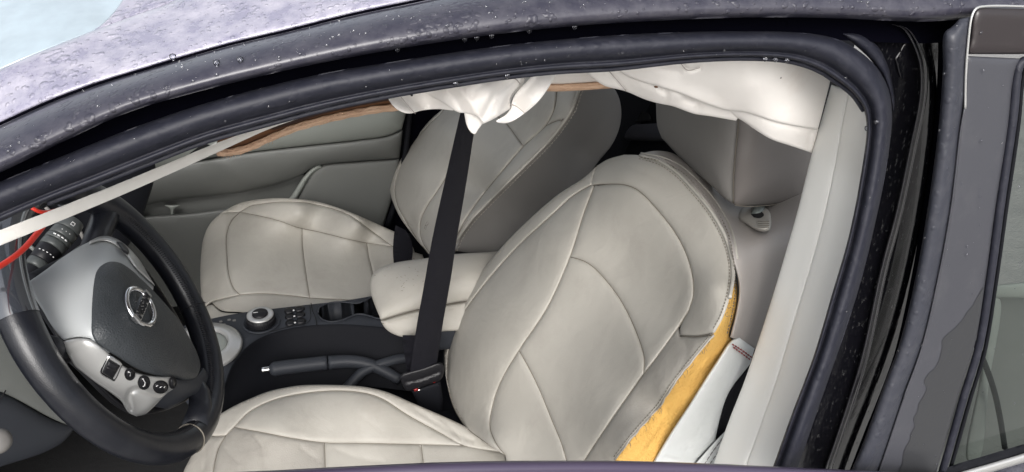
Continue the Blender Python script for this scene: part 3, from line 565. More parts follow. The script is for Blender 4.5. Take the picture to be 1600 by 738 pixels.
panel('leather_panel', loop(SIL_L, [(776, 702), (790, 712), (762, 694)], SA[::-1], [(925, 289), (933, 259)]), DBK, M_LEA, dback, thick=.12, **LB)
panel('leather_panel', loop([(925, 289), (929, 291)], SB, [(790, 712), (762, 694)], SA[::-1]), DBK, M_LEA, dback, **LB)
panel('leather_panel', loop([(929, 291), (954, 288)], SC[2:], [(1077, 485), (1060, 512), (1017, 571), (1006, 584)], SE[::-1], SB[:3][::-1]), DBK, M_LEA, dback, creases=(([(960, 340), (990, 350), (1020, 345)], .0008, .008),), **LB)
panel('leather_panel', loop(SE, [(1006, 584)]+SD[3:], [(875, 775), (898, 775)], SF[::-1], SB[2:5][::-1]), DBK, M_LEA, dback, **LB)
panel('leather_panel', loop(SF, [(898, 775), (800, 775)], [(800, 775), (790, 712)], SB[4:][::-1]), DBK, M_LEA, dback, **LB)
panel('leather_panel', loop([(975, 242), (950, 249), (933, 259)], [(933, 259), (925, 275), (922, 291)], [(922, 291), (932, 289), (954, 288)], SC[2:], [(1077, 485), (1063, 512), (1063, 524)], [(1063, 524), (1090, 525), (1117, 520)], SR[::-1]), DBK, M_LEA, dback, creases=(([(985, 262), (1010, 270), (1040, 285)], .001, .008), ([(1075, 330), (1095, 360)], .0008, .008)), **LB)
panel('leather_panel', loop([(1063, 526), (1090, 527), (1115, 524)], TORN, [(918, 775), (875, 775)], SD[::-1][:-1]), DBK, M_LEAW, dback, thick=.010, creases=(([(1070, 530), (1074, 550), (1066, 575)], .001, .004),), **LB)
seams('seam', [SA, SB, SC, SD, SE, SF, [(922, 291), (925, 275), (933, 259)], [(1063, 525), (1090, 526), (1115, 522)]], DBK, dback)
stitches([[(x+2, y+2) for x, y in SIL_L[1:-2]]], DBK, dback, off=.004, m=M_STI)
stitches([SR[1:]], DBK, dback, off=.0032, shift=5.5, m=M_SEAM, r=.0007)
stitches([TORN[:-1]], DBK, dback, off=.0032, shift=4.5, m=M_SEAM, r=.0008)
put('torn_hem', *tube_geo(DBK.off(cr([(x+rng.normal(0, .6), y+rng.normal(0, .6)) for x, y in cr(TORN[:-1], 9)], 3), .0), .0013, 6), M_LEAW, dback)
# side of the backrest: covered shoulder, split cover, foam and felt
DS = D((975, 242, 'b', -.015), (1031, 252, 'b', -.006), (1084, 297, 'b', -.002), (1134, 372, 'b', .004), (1145, 430, 'b', .008), (1117, 520, 'b', .015), (1031, 634, 'b', .018), (961, 719, 'b', .016), (1046, 237, 'z', 1.225), (1070, 247, 'z', 1.22), (1150, 330, 'z', 1.19), (1200, 370, 'y', .34), (1250, 330, 'y', .39), (1230, 430, 'y', .33), (1180, 540, 'y', .30), (1160, 600, 'y', .27), (1110, 700, 'y', .24), (1060, 700, 'y', .235), (1300, 300, 'y', .42), (1120, 620, 'y', .245))
SR2 = [(1002, 240), (1036, 247), (1066, 262), (1094, 288), (1122, 322), (1143, 362), (1152, 405), (1155, 450), (1150, 490), (1141, 527)]
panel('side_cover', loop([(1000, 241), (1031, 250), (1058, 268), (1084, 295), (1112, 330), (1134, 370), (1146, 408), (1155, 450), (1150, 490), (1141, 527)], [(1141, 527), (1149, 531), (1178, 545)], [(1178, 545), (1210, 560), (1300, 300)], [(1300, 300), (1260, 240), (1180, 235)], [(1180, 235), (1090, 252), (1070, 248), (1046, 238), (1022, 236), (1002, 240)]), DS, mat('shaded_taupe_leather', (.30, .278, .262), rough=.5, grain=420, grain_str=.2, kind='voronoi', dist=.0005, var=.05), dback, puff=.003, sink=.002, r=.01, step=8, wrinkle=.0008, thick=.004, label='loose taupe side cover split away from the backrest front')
stitches([SR2], DS, dback, off=.0026, shift=6.0, m=M_SEAM, r=.0008)
put('piping', *tube_geo(DBK.off(cr(SR[1:-2], 5), .002), .0026, 7), M_LEA, dback)
put('piping', *tube_geo(DS.off(cr(SR2[:7], 5), .0015), .0022, 7), M_LEA, dback)
DFM = D(*[(x, y, 'P', DBK.off([(x, y)], -.030)[0]) for x, y in TORN[::2]+[(1136, 470), (1144, 436)]], *[(x, y, 'P', DS.off([(x, y)], -.010)[0]) for x, y in [(1150, 534), (1120, 575), (1080, 640), (1040, 700), (990, 770), (1152, 470), (1149, 500)]])
panel('foam_padding', loop([(1146, 420), (1152, 450), (1149, 490), (1140, 527), (1150, 534)], [(1150, 534), (1120, 575), (1080, 640), (1031, 712), (985, 780)], [(985, 780), (915, 780)], [(915, 780), (961, 716), (1030, 630), (1100, 537), (1117, 515), (1136, 470), (1146, 420)], step=6), DFM, M_FOAM, dback, puff=.004, sink=.002, r=.02, lift=.0, step=7, wrinkle=.0015, thick=.006, creases=(([(1118, 560), (1075, 615), (1020, 690), (985, 740)], .002, .004), ([(1100, 560), (1040, 640), (975, 725)], .0016, .005)), label='exposed yellow foam where the cover has split open')
FE = [(1155, 527), (1142, 534), (1120, 566), (1098, 600), (1078, 632), (1047, 679), (1020, 724), (990, 775)]
panel('felt_lining', loop(FE, [(990, 775), (1080, 775)], [(1080, 775), (1088, 724), (1118, 688)], [(1118, 688), (1120, 675), (1134, 624), (1146, 602), (1161, 583), (1172, 569)], [(1172, 569), (1179, 545)], [(1179, 545), (1168, 537), (1155, 527)], step=5), DS, M_FELT, dback, puff=.004, sink=.002, r=.012, lift=.003, step=7, wrinkle=.0012, thick=.01, creases=(([(1040, 716), (1070, 722), (1090, 718)], .003, .004), ([(1150, 560), (1120, 620), (1100, 680)], .0015, .01)), label='white felt lining strip hanging from the torn seat side')
stitches([[(1144, 538), (1160, 548), (1175, 559)], [(1146, 543), (1160, 553), (1173, 563)]], DS, dback, r=.0011, off=.0095, on=3.4, gap=1.6, m=M_BURG, name='burgundy_stitching')
panel('side_shield', loop([(1172, 569), (1161, 583), (1146, 602), (1134, 624), (1120, 675), (1118, 688)], [(1118, 688), (1150, 670), (1200, 560)], [(1200, 560), (1172, 569)], step=5), DS, M_BLK, dback, puff=.006, sink=0, r=.02, lift=-.004, step=7, thick=.02)
panel('felt_flap', loop([(1138, 670), (1118, 690), (1102, 708), (1084, 728)], [(1084, 728), (1060, 775), (1110, 775)], [(1110, 775), (1140, 700), (1138, 670)], step=5), DS, M_FELT, dback, puff=.003, sink=0, r=.01, lift=.010, step=7, thick=.008, wrinkle=.0008)
stitches([[(1130, 684), (1112, 708), (1098, 730)], [(1134, 690), (1118, 712), (1106, 730)]], DS, dback, r=.0009, off=.0135, on=8, gap=1, m=M_VIN, name='felt_ribs')
hairs = []
for k in range(34):      # loose threads on the torn edge
    t = random.random(); q = cr(TORN[:-1], 2); i = int(t*(len(q)-1)); p = q[i]; a = random.uniform(-.6, 1.6); l = random.uniform(3, 11)
    s = np.array([p, p+l*.5*np.array([math.cos(a), math.sin(a)]), p+l*np.array([math.cos(a+.9), math.sin(a+.9)])]); hairs.append(tube_geo(DS.off(cr(s, 2), .008), .0003, 3))
for cx_, cy_, rr in ((1142, 446, 4), (1141, 462, 4.5), (1139, 478, 4), (1136, 492, 3)):
    th = np.linspace(.5, 5.2, 12); s = np.stack([cx_+rr*np.cos(th)*.8, cy_+rr*np.sin(th)], 1); hairs.append(tube_geo(DS.off(s, .010), .00035, 3))
put('loose_thread', *merge(hairs), M_SEAM, dback, kind='stuff')
# headrest
hr = box('headrest', (.51, .48, 1.27), (.60, .66, 1.43), M_VIN, ds, .035)
DH = D((1146, 318, 'x', .470), (1030, 210, 'x', .475), (1026, 160, 'x', .485), (1154, 189, 'x', .455), (1090, 240, 'x', .462), (1070, 255, 'x', .475), (1156, 130, 'x', .46), (1200, 250, 'y', .415), (1243, 318, 'y', .44), (1160, 322, 'y', .41), (1270, 200, 'y', .45), (1158, 250, 'y', .403), (1200, 322, 'y', .43))
H1 = [(1156, 120), (1155, 160), (1153, 200), (1149, 240), (1146, 285), (1146, 318)]
panel('leather_panel', loop([(1024, 120), (1025, 165), (1027, 197), (1034, 216)], [(1034, 216), (1070, 254), (1096, 277), (1114, 293), (1134, 312), (1146, 319)], H1[::-1], [(1156, 120), (1024, 120)], step=5), DH, M_VIN, hr, puff=.010, sink=.002, r=.035, step=8, thick=.06, wrinkle=.0008)
panel('leather_panel', loop(H1, [(1146, 318), (1152, 322), (1168, 322), (1200, 320), (1235, 317), (1262, 316)], [(1262, 316), (1285, 120)], [(1285, 120), (1156, 120)], step=5), DH, MATS['shaded_taupe_leather'] if False else mat('shaded_taupe_headrest_side', (.175, .160, .152), rough=.5, grain=500, grain_str=.2, kind='voronoi', dist=.0005, var=.05), hr, puff=.010, sink=.002, r=.035, step=8, thick=.06, wrinkle=.0008)  # taupe side, its dark tone also holds the shade under the roof
seams('seam', [H1, [(1148, 320), (1165, 323), (1200, 321), (1240, 318)]], DH, hr, off=.001)
gp = hit(1191, 345, 'z', 1.205)
DPG = D((1180, 345, 'P', DS.off([(1180, 345)], .004)[0]), (1204, 340, 'P', DS.off([(1204, 340)], .004)[0]), (1170, 362, 'P', DS.off([(1170, 362)], .004)[0]))
gd = panel('post_guide', loop([(1153, 336), (1158, 327), (1168, 322), (1182, 320), (1198, 326), (1204, 334)], [(1204, 334), (1205, 348), (1202, 359), (1192, 361), (1180, 358), (1166, 350), (1156, 344), (1153, 336)], step=3), DPG, MATS['grey_vinyl'] if False else mat('beige_guide_plastic', (.40, .385, .35), rough=.4), ds, puff=.010, sink=0, r=.010, step=3, thick=.012, lift=.004)
panel('guide_button', loop([(1182, 343), (1203, 343)], [(1203, 343), (1204, 352), (1200, 358), (1190, 359), (1180, 356)], [(1180, 356), (1182, 343)], step=3), DPG, MATS['beige_guide_plastic'], gd, puff=.003, sink=0, r=.003, step=3, thick=.004, lift=.013)
for k in range(4): tube('button_rib', DPG.off(np.array([(1184, 346+k*3.0), (1193, 346.6+k*3.0), (1202, 346.6+k*3.0)], float), .0165), .0005, M_SEAM, gd, k=4)
panel('post_socket', loop([(1173, 335), (1178, 330), (1188, 330), (1194, 336), (1188, 341), (1178, 340)], step=3), DPG, M_SLOT, gd, puff=0, sink=0, step=4, lift=.0146)
tube('headrest_post', [DPG.off([(1182, 339)], .006)[0], DPG.off([(1185, 328)], .014)[0], DPG.off([(1189, 306)], .018)[0]], [.0088, .0088, .0088], M_STEEL, ds, k=18)
gp2 = hit(1078, 262, 'z', 1.225)
lathe('post_guide', gp2+np.array([.025, 0, 0]), (.3, -.1, 1), [(.0, .012), (.008, .014), (.016, .012), (.018, .002), (.018, -.008), (0.0, -.01)][::-1], M_VIN, ds, sx=1.2, sy=.8)

# ---- passenger seat ----------------------------------------------
ps = thing('passenger_seat', 'far cream leather seat beside the passenger door, undamaged', 'car seat', (0.0, 1.26, 0.35), 'front seats of the car')
DQ = D((375, 332, 'z', .655), (410, 311, 'z', .70), (345, 335, 'z', .66), (317, 390, 'z', .62), (322, 470, 'z', .60), (402, 337, 'z', .68), (472, 360, 'z', .655), (573, 380, 'z', .65), (495, 315, 'z', .71), (576, 346, 'z', .70), (470, 335, 'z', .715), (615, 386, 'z', .66), (360, 430, 'z', .65), (480, 440, 'z', .65), (582, 425, 'z', .65), (375, 460, 'z', .645), (540, 467, 'z', .65), (345, 484, 'z', .62), (440, 480, 'z', .635), (640, 470, 'z', .64), (660, 400, 'z', .65), (560, 352, 'z', .715))
box('cushion_base', (-.30, 1.05, .38), (.22, 1.46, .58), M_DRK, ps, .03)
qush = box('seat_cushion', (-.34, 1.08, .48), (.20, 1.46, .61), M_BLK, ps, .05)
po = [(322, 500), (316, 478), (313, 440), (314, 400), (318, 372), (328, 350), (345, 333), (373, 318), (410, 311), (450, 310), (495, 315), (540, 329), (576, 344), (609, 359), (640, 372)]
pA1 = [(375, 332), (390, 323), (410, 319), (440, 316), (483, 318), (544, 336), (584, 364), (615, 386), (650, 400)]
pA2 = [(375, 332), (361, 347), (354, 370), (355, 400), (357, 425), (364, 449), (375, 461)]
pB = [(375, 332), (402, 337), (435, 345), (463, 355), (500, 363), (544, 374), (580, 381), (615, 386)]
pX1, pX2 = [(472, 358), (473, 385), (477, 420), (484, 466)], [(573, 380), (576, 400), (583, 430), (590, 470)]
pC = [(375, 461), (410, 459), (450, 462), (484, 466), (540, 469), (600, 474), (680, 480)]
pN = [(322, 494), (331, 476), (345, 484), (375, 487), (408, 489)]
LP_ = dict(r=.010, puff=.0032, sink=.0022, step=7, wrinkle=.0009)
panel('leather_panel', loop(po[6:], [(640, 372), (650, 400)], pA1[::-1], [(375, 332), (345, 333)]), DQ, M_LEA, qush, thick=.08, **LP_)
panel('leather_panel', loop([(345, 333), (375, 332)], pA2, [(375, 461), (331, 472)], [(331, 472), (318, 482)], po[1:7]), DQ, M_LEA, qush, thick=.08, **LP_)
panel('leather_panel', loop(pA1[:-1], pB[::-1]), DQ, M_LEA, qush, **LP_)
panel('leather_panel', loop(pB[:4]+[(472, 358)], pX1, pC[:4][::-1], pA2[::-1]), DQ, M_LEA, qush, creases=(([(400, 380), (420, 420)], .0006, .01),), **LP_)
panel('leather_panel', loop([(472, 358), (500, 363), (544, 374), (573, 380)], pX2, [(590, 470), (540, 469), (484, 466)], pX1[::-1]), DQ, M_LEA, qush, **LP_)
panel('leather_panel', loop([(573, 380), (615, 386), (660, 398)], [(660, 398), (690, 480)], [(690, 480), (590, 472)], pX2[::-1]), DQ, M_LEA, qush, **LP_)
panel('leather_panel', loop([(331, 473), (375, 461)], pC[:5], [(540, 469), (560, 474)], [(560, 474), (500, 483), (440, 489), (400, 491), (375, 488), (345, 485), (331, 473)]), DQ, M_LEA, qush, **LP_)
panel('leather_panel', loop([(318, 482), (331, 476), (345, 487), (375, 490), (410, 493)], [(410, 493), (395, 512)], [(395, 512), (330, 520)], [(330, 520), (320, 508), (318, 482)]), DQ, M_LEA, qush, thick=.1, **LP_)
seams('seam', [pA1, pA2, pB, pX1, pX2, pC, pN], DQ, qush)
stitches([[(x+2, y+3) for x, y in po[5:-1]]], DQ, qush, off=.004)
stitches([pN[1:]], DQ, qush, off=.002, shift=-3)
pback = box('backrest', (-.03, -.22, 0), (.05, .22, .5), M_DRK, ps, .03)
for v in pback.data.vertices:
    p = Vector(v.co)+Vector(base_of(ps)); q = Vector((.14, 1.27+p.y, .68))+Vector((math.sin(T26), 0, math.cos(T26)))*p.z - Vector(BN)*(.09-p.x*.5)
    v.co = q-Vector(base_of(ps))
PO = [(800, 95), (740, 122), (714, 145), (692, 170), (672, 188), (653, 211), (636, 233), (622, 256), (612, 275), (609, 292), (612, 310), (624, 338), (641, 362), (655, 380), (672, 398)]
PA = [(760, 120), (715, 150), (690, 176), (668, 198), (648, 221), (634, 243), (624, 264), (617, 294), (621, 319), (633, 343), (652, 374), (670, 397)]
PB = [(790, 110), (760, 150), (738, 195), (715, 240), (697, 278), (680, 304), (668, 322), (658, 345), (657, 366), (664, 385), (674, 398)]
PS_ = [(918, 105), (911, 125), (904, 142), (893, 172), (876, 198), (853, 226), (809, 270), (765, 314), (738, 342), (719, 368), (708, 392)]
PD = [(872, 105), (871, 130), (870, 150), (866, 172), (853, 197), (819, 228), (790, 262), (765, 292), (745, 318), (722, 353), (704, 392)]
PE = [(762, 180), (778, 183), (791, 193), (804, 210), (818, 229)]
DPB = D((760, 300, 'b', .0), (850, 130, 'b', .0), (720, 380, 'b', .005), (800, 215, 'b', .012), (650, 270, 'b', .045), (690, 200, 'b', .04), (609, 292, 'b', .0), (653, 211, 'b', .0), (692, 170, 'b', .0), (640, 362, 'b', .015), (672, 398, 'b', .025), (904, 142, 'b', .010), (853, 226, 'b', .016), (765, 314, 'b', .018), (719, 368, 'b', .018), (888, 160, 'b', .028), (780, 285, 'b', .034), (630, 330, 'b', .03), (918, 105, 'b', .005), (700, 280, 'b', .02), (740, 330, 'b', .02))
panel('leather_panel', loop(PO, [(672, 398), (670, 397)], PA[::-1], [(760, 120), (800, 95)]), DPB, M_LEA, pback, thick=.12, **LP_)
panel('leather_panel', loop(PA, [(670, 397), (674, 398)], PB[::-1], [(790, 110), (760, 120)]), DPB, M_LEA, pback, creases=(([(625, 325), (645, 345), (655, 360)], .0015, .005),), **LP_)
panel('leather_panel', loop(PB[:3], PE[:1], PE, PD[:6][::-1], [(872, 105), (790, 110)]), DPB, M_LEA, pback, **LP_)
panel('leather_panel', loop(PB[2:], [(674, 398), (704, 392)], PD[5:][::-1], PE[::-1]), DPB, M_LEA, pback, **LP_)
panel('leather_panel', loop(PD[:5], [(853, 197), (868, 190), (885, 187)], [(885, 187), (893, 172), (904, 142), (911, 125), (918, 105)], [(918, 105), (872, 105)]), DPB, M_LEA, pback, **LP_)
panel('leather_panel', loop([(853, 197), (868, 190), (885, 187)], PS_[4:], [(708, 392), (704, 392)], PD[4:][::-1]), DPB, M_LEA, pback, **LP_)
seams('seam', [PA, PB, PD, PE, [(853, 197), (868, 190), (885, 187)]], DPB, pback)
put('piping', *tube_geo(DPB.off(cr(PS_, 5), .002), .003, 7), M_LEA, pback)
seams('seam', [[(x-3.5, y-2) for x, y in PS_], [(x+3.5, y+2) for x, y in PS_]], DPB, pback, off=.001)
stitches([PS_], DPB, pback, shift=-6, off=.0035)
DSD = D((918, 105, 'b', .005), (904, 142, 'b', .006), (853, 226, 'b', .010), (765, 314, 'b', .010), (719, 368, 'b', .010), (708, 392, 'b', .012), (965, 150, 'y', 1.09), (965, 230, 'y', 1.085), (900, 290, 'y', 1.06), (860, 330, 'y', 1.05), (790, 393, 'y', 1.03), (960, 105, 'y', 1.10), (900, 230, 'y', 1.035), (820, 320, 'y', 1.02))
panel('side_cover', loop(PS_, [(708, 392), (750, 400), (800, 420)], [(800, 420), (860, 370), (900, 310), (931, 258), (957, 225), (969, 195), (970, 165), (962, 142), (940, 120), (918, 105)], step=6), DSD, MATS['grey_vinyl'], pback, puff=.006, sink=.002, r=.03, step=9, thick=.012, wrinkle=.0008, label='smooth grey side cover of the far backrest')
seams('seam', [[(969, 180), (958, 215), (940, 240), (915, 268)]], DSD, pback)
put('small_tear', *merge([tube_geo(DPB.off(np.array(q, float), .0032), .0006, 4) for q in ([(663, 358), (665, 351), (668, 346)], [(665, 359), (667, 353), (670, 350)], [(664, 353), (669, 351), (671, 347)])]), M_SEAM, pback, kind='stuff')

# ================================================================== CENTRE CONSOLE
cc = thing('centre_console', 'charcoal plastic console with drive dial and twin cup holder between the seats', 'console', (-0.15, 0.93, 0.34))
DZ = D(('z', .68))
KF = [(225, 545), (262, 520), (295, 507), (322, 500), (360, 492), (391, 487), (433, 482), (493, 475), (540, 470), (580, 463), (640, 455)]
KN = [(300, 640), (338, 625), (350, 602), (363, 570), (385, 543), (411, 526), (450, 514), (493, 508), (537, 507), (600, 512), (660, 520)]
CUP = [(497, 488), (500, 480), (510, 475), (526, 472), (545, 473), (558, 474), (570, 470), (582, 464), (610, 464), (625, 480), (610, 496), (591, 498), (578, 494), (565, 491), (555, 492), (545, 496), (532, 501), (518, 503), (505, 500), (499, 495)]
# top plate with a real hole for the cup holder
def panel_hole(name, L, H, dep, m, parent, lift=0.0, depth=.05, step=10):
    L = np.asarray(L); H = np.asarray(H); x0, y0 = L.min(0); x1, y1 = L.max(0)
    gx, gy = np.meshgrid(np.arange(x0, x1, step), np.arange(y0, y1, step)); G = np.stack([gx.ravel(), gy.ravel()], 1)
    G = G[inside(L, G)]; G = G[~inside(H, G)]; G = G[(dist(L, G) > 5) & (dist(H, G) > 4)]
    Hc = H.mean(0); R2 = H+(H-Hc)/np.linalg.norm(H-Hc, axis=1)[:, None]*2.0
    A = np.vstack([L, H, R2, G]); n, k = len(L), len(H)
    E_ = [(i, (i+1) % n) for i in range(n)]+[(n+i, n+(i+1) % k) for i in range(k)]
    v, _, f, ov, _, _ = delaunay_2d_cdt([Vector(p) for p in A], E_, [], 0, .01)
    P = np.array([tuple(q) for q in v]); cen = np.array([P[list(t)].mean(0) for t in f]); ok = inside(L, cen) & ~inside(H, cen)
    Fc = [list(t) for t, o in zip(f, ok) if o]
    h = np.full(len(P), lift); on = np.array([any(n <= q < n+k for q in o) for o in ov]); h[on] -= .003
    edge = np.clip(dist(L, P)/F/dep.w(P)/.012, 0, 1); h += .004*(np.sqrt(1-(1-edge)**2)-1)
    X = dep.off(P, h); out = []
    for t in Fc:
        a, b_, c_ = X[t[0]], X[t[1]], X[t[2]]
        out.append(t if np.dot(np.cross(b_-a, c_-a), CAM-a) > 0 else t[::-1])
    base = len(X); idx = {}
    for i, o in enumerate(ov):
        for q in o:
            if q < n+k and q not in idx: idx[q] = i
    ring = [idx[n+i] for i in range(k) if n+i in idx]; W = X[ring]+[0, 0, -depth]; X = np.vstack([X, W]); m_ = len(ring)
    for i in range(m_): out.append([ring[i], ring[(i+1) % m_], base+(i+1) % m_, base+i])
    return put(name, X, out, m, parent)
top_ = panel_hole('console_top', loop(KF, [(640, 455), (660, 520)], KN[::-1], [(300, 640), (225, 545)], step=6), cr(CUP, 4, closed=True), DZ, M_DRK, cc, depth=.07)
panel('cup_floor', loop([(480, 455), (650, 450)], [(650, 450), (660, 530), (480, 530)], [(480, 530), (480, 455)]), D(('z', .62)), M_SLOT, cc, puff=0, sink=0, step=30)
tube('cup_rim', DZ.off(cr(CUP, 4, closed=True), .0015), .0018, M_DRK, cc)
tube('trim_gap', DZ.off(cr([(486, 474), (488, 485), (493, 497), (495, 509)], 4), .0), .0009, M_SLOT, cc)
tube('trim_gap', DZ.off(cr([(386, 508), (398, 517), (425, 518), (450, 511), (478, 506), (485, 498), (484, 478)], 4), .0), .0007, M_SLOT, cc)
# near wall of the console dropping to the hand brake recess
band('console_wall', KN[1:], [(x+4, y+95) for x, y in KN[1:]], D((338, 625, 'z', .678), (411, 526, 'z', .678), (537, 507, 'z', .678), (660, 520, 'z', .678), (360, 700, 'z', .55), (450, 610, 'z', .60), (600, 610, 'z', .60)), M_BLK, cc, [(0, 0), (.03, .001), (.08, -.003), (.5, -.01), (1, -.01)], n=50)
panel('recess_floor', loop([(330, 560), (700, 500)], [(700, 500), (760, 720), (330, 720)], [(330, 720), (330, 560)]), D(('z', .545)), M_BLK, cc, puff=0, sink=0, step=20)
panel('storage_tray', loop([(408, 604), (430, 592), (520, 588), (527, 594), (524, 612)], [(524, 612), (420, 640), (408, 604)], step=5), D(('z', .565)), M_DRK, cc, puff=.006, sink=0, r=.01, lift=.002, step=7, thick=.03)
DW = D((560, 590, 'z', .62), (600, 565, 'z', .64), (650, 545, 'z', .65), (620, 600, 'z', .60))
tube('brake_shroud_ridge', DW.off(cr([(536, 612), (550, 598), (566, 582), (590, 571), (620, 562), (660, 556)], 5), .01), .011, M_DRK, cc, k=10)
tube('brake_shroud_ridge', D(('z', .62)).off(cr([(548, 552), (568, 545), (592, 540), (625, 537), (650, 535)], 5), .01), .008, M_DRK, cc, k=10)
panel('brake_shroud', loop([(560, 560), (600, 545), (660, 538)], [(660, 538), (662, 556), (620, 562), (590, 570)], [(590, 570), (575, 566), (560, 560)], step=5), D(('z', .615)), M_DRK, cc, puff=.004, sink=0, r=.01, lift=.005, step=7, thick=.04)
# drive dial
dc = hit(408, 503, 'z', .683)
dial = lathe('drive_dial', dc, (0, 0, 1), [(.031, 0), (.0305, .006), (.029, .017), (.026, .019), (0.001, .019)], M_BTN, cc, k=48)
kn = []
for i in range(44):
    a = 2*math.pi*i/44; kn.append(tube_geo([dc+[.0302*math.cos(a), .0302*math.sin(a), .003], dc+[.0292*math.cos(a), .0292*math.sin(a), .016]], .0009, 4))
put('grip_ribs', *merge(kn), M_BTN, dial, kind='stuff')
lathe('silver_ring', dc, (0, 0, 1), [(.017, .0195), (.0285, .0185), (.0285, .0205), (.0265, .022), (.018, .022), (.017, .0195)][1:5]+[(.017, .0215)], M_SIL, dial, k=48)
lathe('dial_cap', dc, (0, 0, 1), [(.017, .0216), (.0165, .025), (.013, .0265), (.001, .027)], M_BTN, dial, k=40)
put('dial_mark', *box_geo(dc+[-.014, -.001, .027], dc+[-.004, .001, .0275]), M_WHT, dial)
lathe('dial_recess', dc, (0, 0, 1), [(.041, .0), (.040, .0016), (.036, .0012), (.035, -.001), (.001, -.001)], M_DRK, cc, k=48)
# switches: three rows of two
for (x, y) in ((452, 486), (468, 483), (453, 495), (469, 492), (454, 505), (470, 502)):
    sw = panel('console_switch', loop([(x-8, y-1), (x-5, y-4.2), (x+4, y-5), (x+8, y-2.5)], [(x+8, y-2.5), (x+8, y+1), (x+4, y+3.4), (x-5, y+4.6), (x-8, y+2)], step=2), DZ, M_BTN, cc, puff=.003, sink=0, r=.003, step=3, thick=.004, lift=.001)
    put('switch_icon', *panel_geo(loop([(x+5.4, y-1.6), (x+8.2, y-2.2), (x+8.6, y-.2), (x+5.8, y+.6)], step=2), DZ, puff=0, sink=0, step=2, lift=.0055), M_WHT, sw) if x < 460 else None
for (x, y) in ((333, 506), (345, 503), (358, 500), (366, 501), (350, 507)):
    put('shift_mark', *panel_geo(loop([(x-2.5, y-1.2), (x+2.5, y-1.8), (x+2.5, y+.8), (x-2.5, y+1.4)], step=2), DZ, puff=0, sink=0, step=2, lift=.0008), M_VIN, cc)
# shift surround, mostly behind the wheel
gc_ = hit(318, 543, 'z', .684)
lathe('shift_ring', gc_, (0, 0, 1), [(.078, -.003), (.079, .003), (.075, .007), (.060, .010), (.053, .012), (.050, .010), (.049, .0)], M_SIL, cc, k=64)
lathe('shift_plate', gc_, (0, 0, 1), [(.0495, .001), (.046, .006), (.040, .007), (.001, .008)], MATS['pale_door_vinyl'], cc, k=56)
# armrest
DA = D((590, 425, 'z', .84), (640, 405, 'z', .85), (776, 394, 'z', .85), (595, 502, 'z', .80), (652, 486, 'z', .81), (718, 474, 'z', .81), (612, 520, 'z', .775), (650, 524, 'z', .77), (692, 516, 'z', .77), (820, 470, 'z', .81), (578, 450, 'z', .82), (660, 440, 'z', .855), (740, 430, 'z', .858), (830, 390, 'z', .85))
ar = thing('console_armrest', 'padded cream leather armrest lid behind the cup holder', 'armrest', tuple(hit(650, 460, 'z', .70)))
box('armrest_core', (.06, .80, .70), (.30, .97, .79), M_DRK, ar, .02)
panel('armrest_pad', loop([(840, 384), (776, 393), (714, 397), (663, 404), (616, 411), (592, 420), (580, 434), (578, 452), (586, 478), (595, 500)], [(595, 500), (652, 484), (718, 472), (830, 455)], [(830, 455), (840, 384)]), DA, M_LEA, ar, puff=.006, sink=.004, r=.02, step=8, thick=.04, wrinkle=.0006)
panel('armrest_pad', loop([(595, 502), (652, 486), (718, 474), (830, 457)], [(830, 457), (830, 520)], [(830, 520), (692, 518), (650, 526), (630, 527), (612, 521), (601, 512), (595, 502)]), DA, M_LEA, ar, puff=.006, sink=.004, r=.02, step=8, thick=.04, wrinkle=.0006)
seams('seam', [[(595, 501), (652, 485), (718, 473), (830, 456)], [(597, 506), (652, 491), (718, 479), (830, 462)]], DA, ar, off=.0012)
stitches([[(600, 506), (652, 493), (718, 482), (790, 470)]], DA, ar, off=.004)
sc = []
for k in range(26):
    x, y = random.gauss(628, 16), random.gauss(436, 12); sc.append(tube_geo(DA.off(np.array([(x, y), (x+random.uniform(1, 3), y+random.uniform(-1, 2))]), .0062), .0004, 3))
put('scuff_marks', *merge(sc), M_SEAM, ar, kind='stuff')

# parking brake
pb = thing('parking_brake', 'black parking brake lever with chrome release button beside the console', 'brake lever', tuple(hit(595, 575, 'z', .60)))
DB2 = D((415, 578, 'z', .655), (600, 570, 'z', .64), (500, 570, 'z', .65), (500, 600, 'z', .63))
P = DB2.pt(npts([(421, 578), (440, 575), (511, 567)], 24)); rr = np.full(24, .0155); rr[0] = .008; rr[1] = .0135; rr[-1] = .0150
tube('brake_grip', P, rr, M_DRK, pb, k=16)
P = DB2.pt(npts([(513, 567), (545, 565), (575, 569), (600, 580), (625, 594)], 20)); tube('brake_lever', P, np.linspace(.0150, .012, 20), M_DRK, pb, k=16)
P = DB2.pt(npts([(407, 579), (411, 578.5), (422, 577)], 8)); tube('release_button', P, [.003, .0062, .0066, .0066, .0066, .0066, .0066, .0066], M_CHR, pb, k=14)

# ================================================================== STEERING WHEEL
sw_ = thing('steering_wheel', 'black leather steering wheel with silver spoke trims and round badge', 'steering wheel', tuple(WC))
wa, wb, wn = basis(WN); wa = -wa if wa[1] < 0 else wa
def wc(r, t, o=0.0): return WC+(wa*math.cos(t)+wb*math.sin(t))*r+wn*o
RIM = .1765; V = []; nu, nv = 160, 20
for i in range(nu):
    t = 2*math.pi*i/nu; er = wa*math.cos(t)+wb*math.sin(t)
    k = 1+.10*math.exp(-((math.degrees(t) % 360-38)/22)**2)+.10*math.exp(-((math.degrees(t) % 360-142)/22)**2)
    for j in range(nv):
        q = 2*math.pi*j/nv; V.append(WC+er*(RIM+.0188*k*math.cos(q))+wn*(.0175*k*math.sin(q)))
put('rim', V, [[i*nv+j, ((i+1) % nu)*nv+j, ((i+1) % nu)*nv+(j+1) % nv, i*nv+(j+1) % nv] for i in range(nu) for j in range(nv)], M_WHL, sw_)
rim = sw_.children[0]
def pxof(P_):
    d = P_-CAM; return np.array([800+F*(d@RT)/(d@fw), 369-F*(d@UP)/(d@fw)])
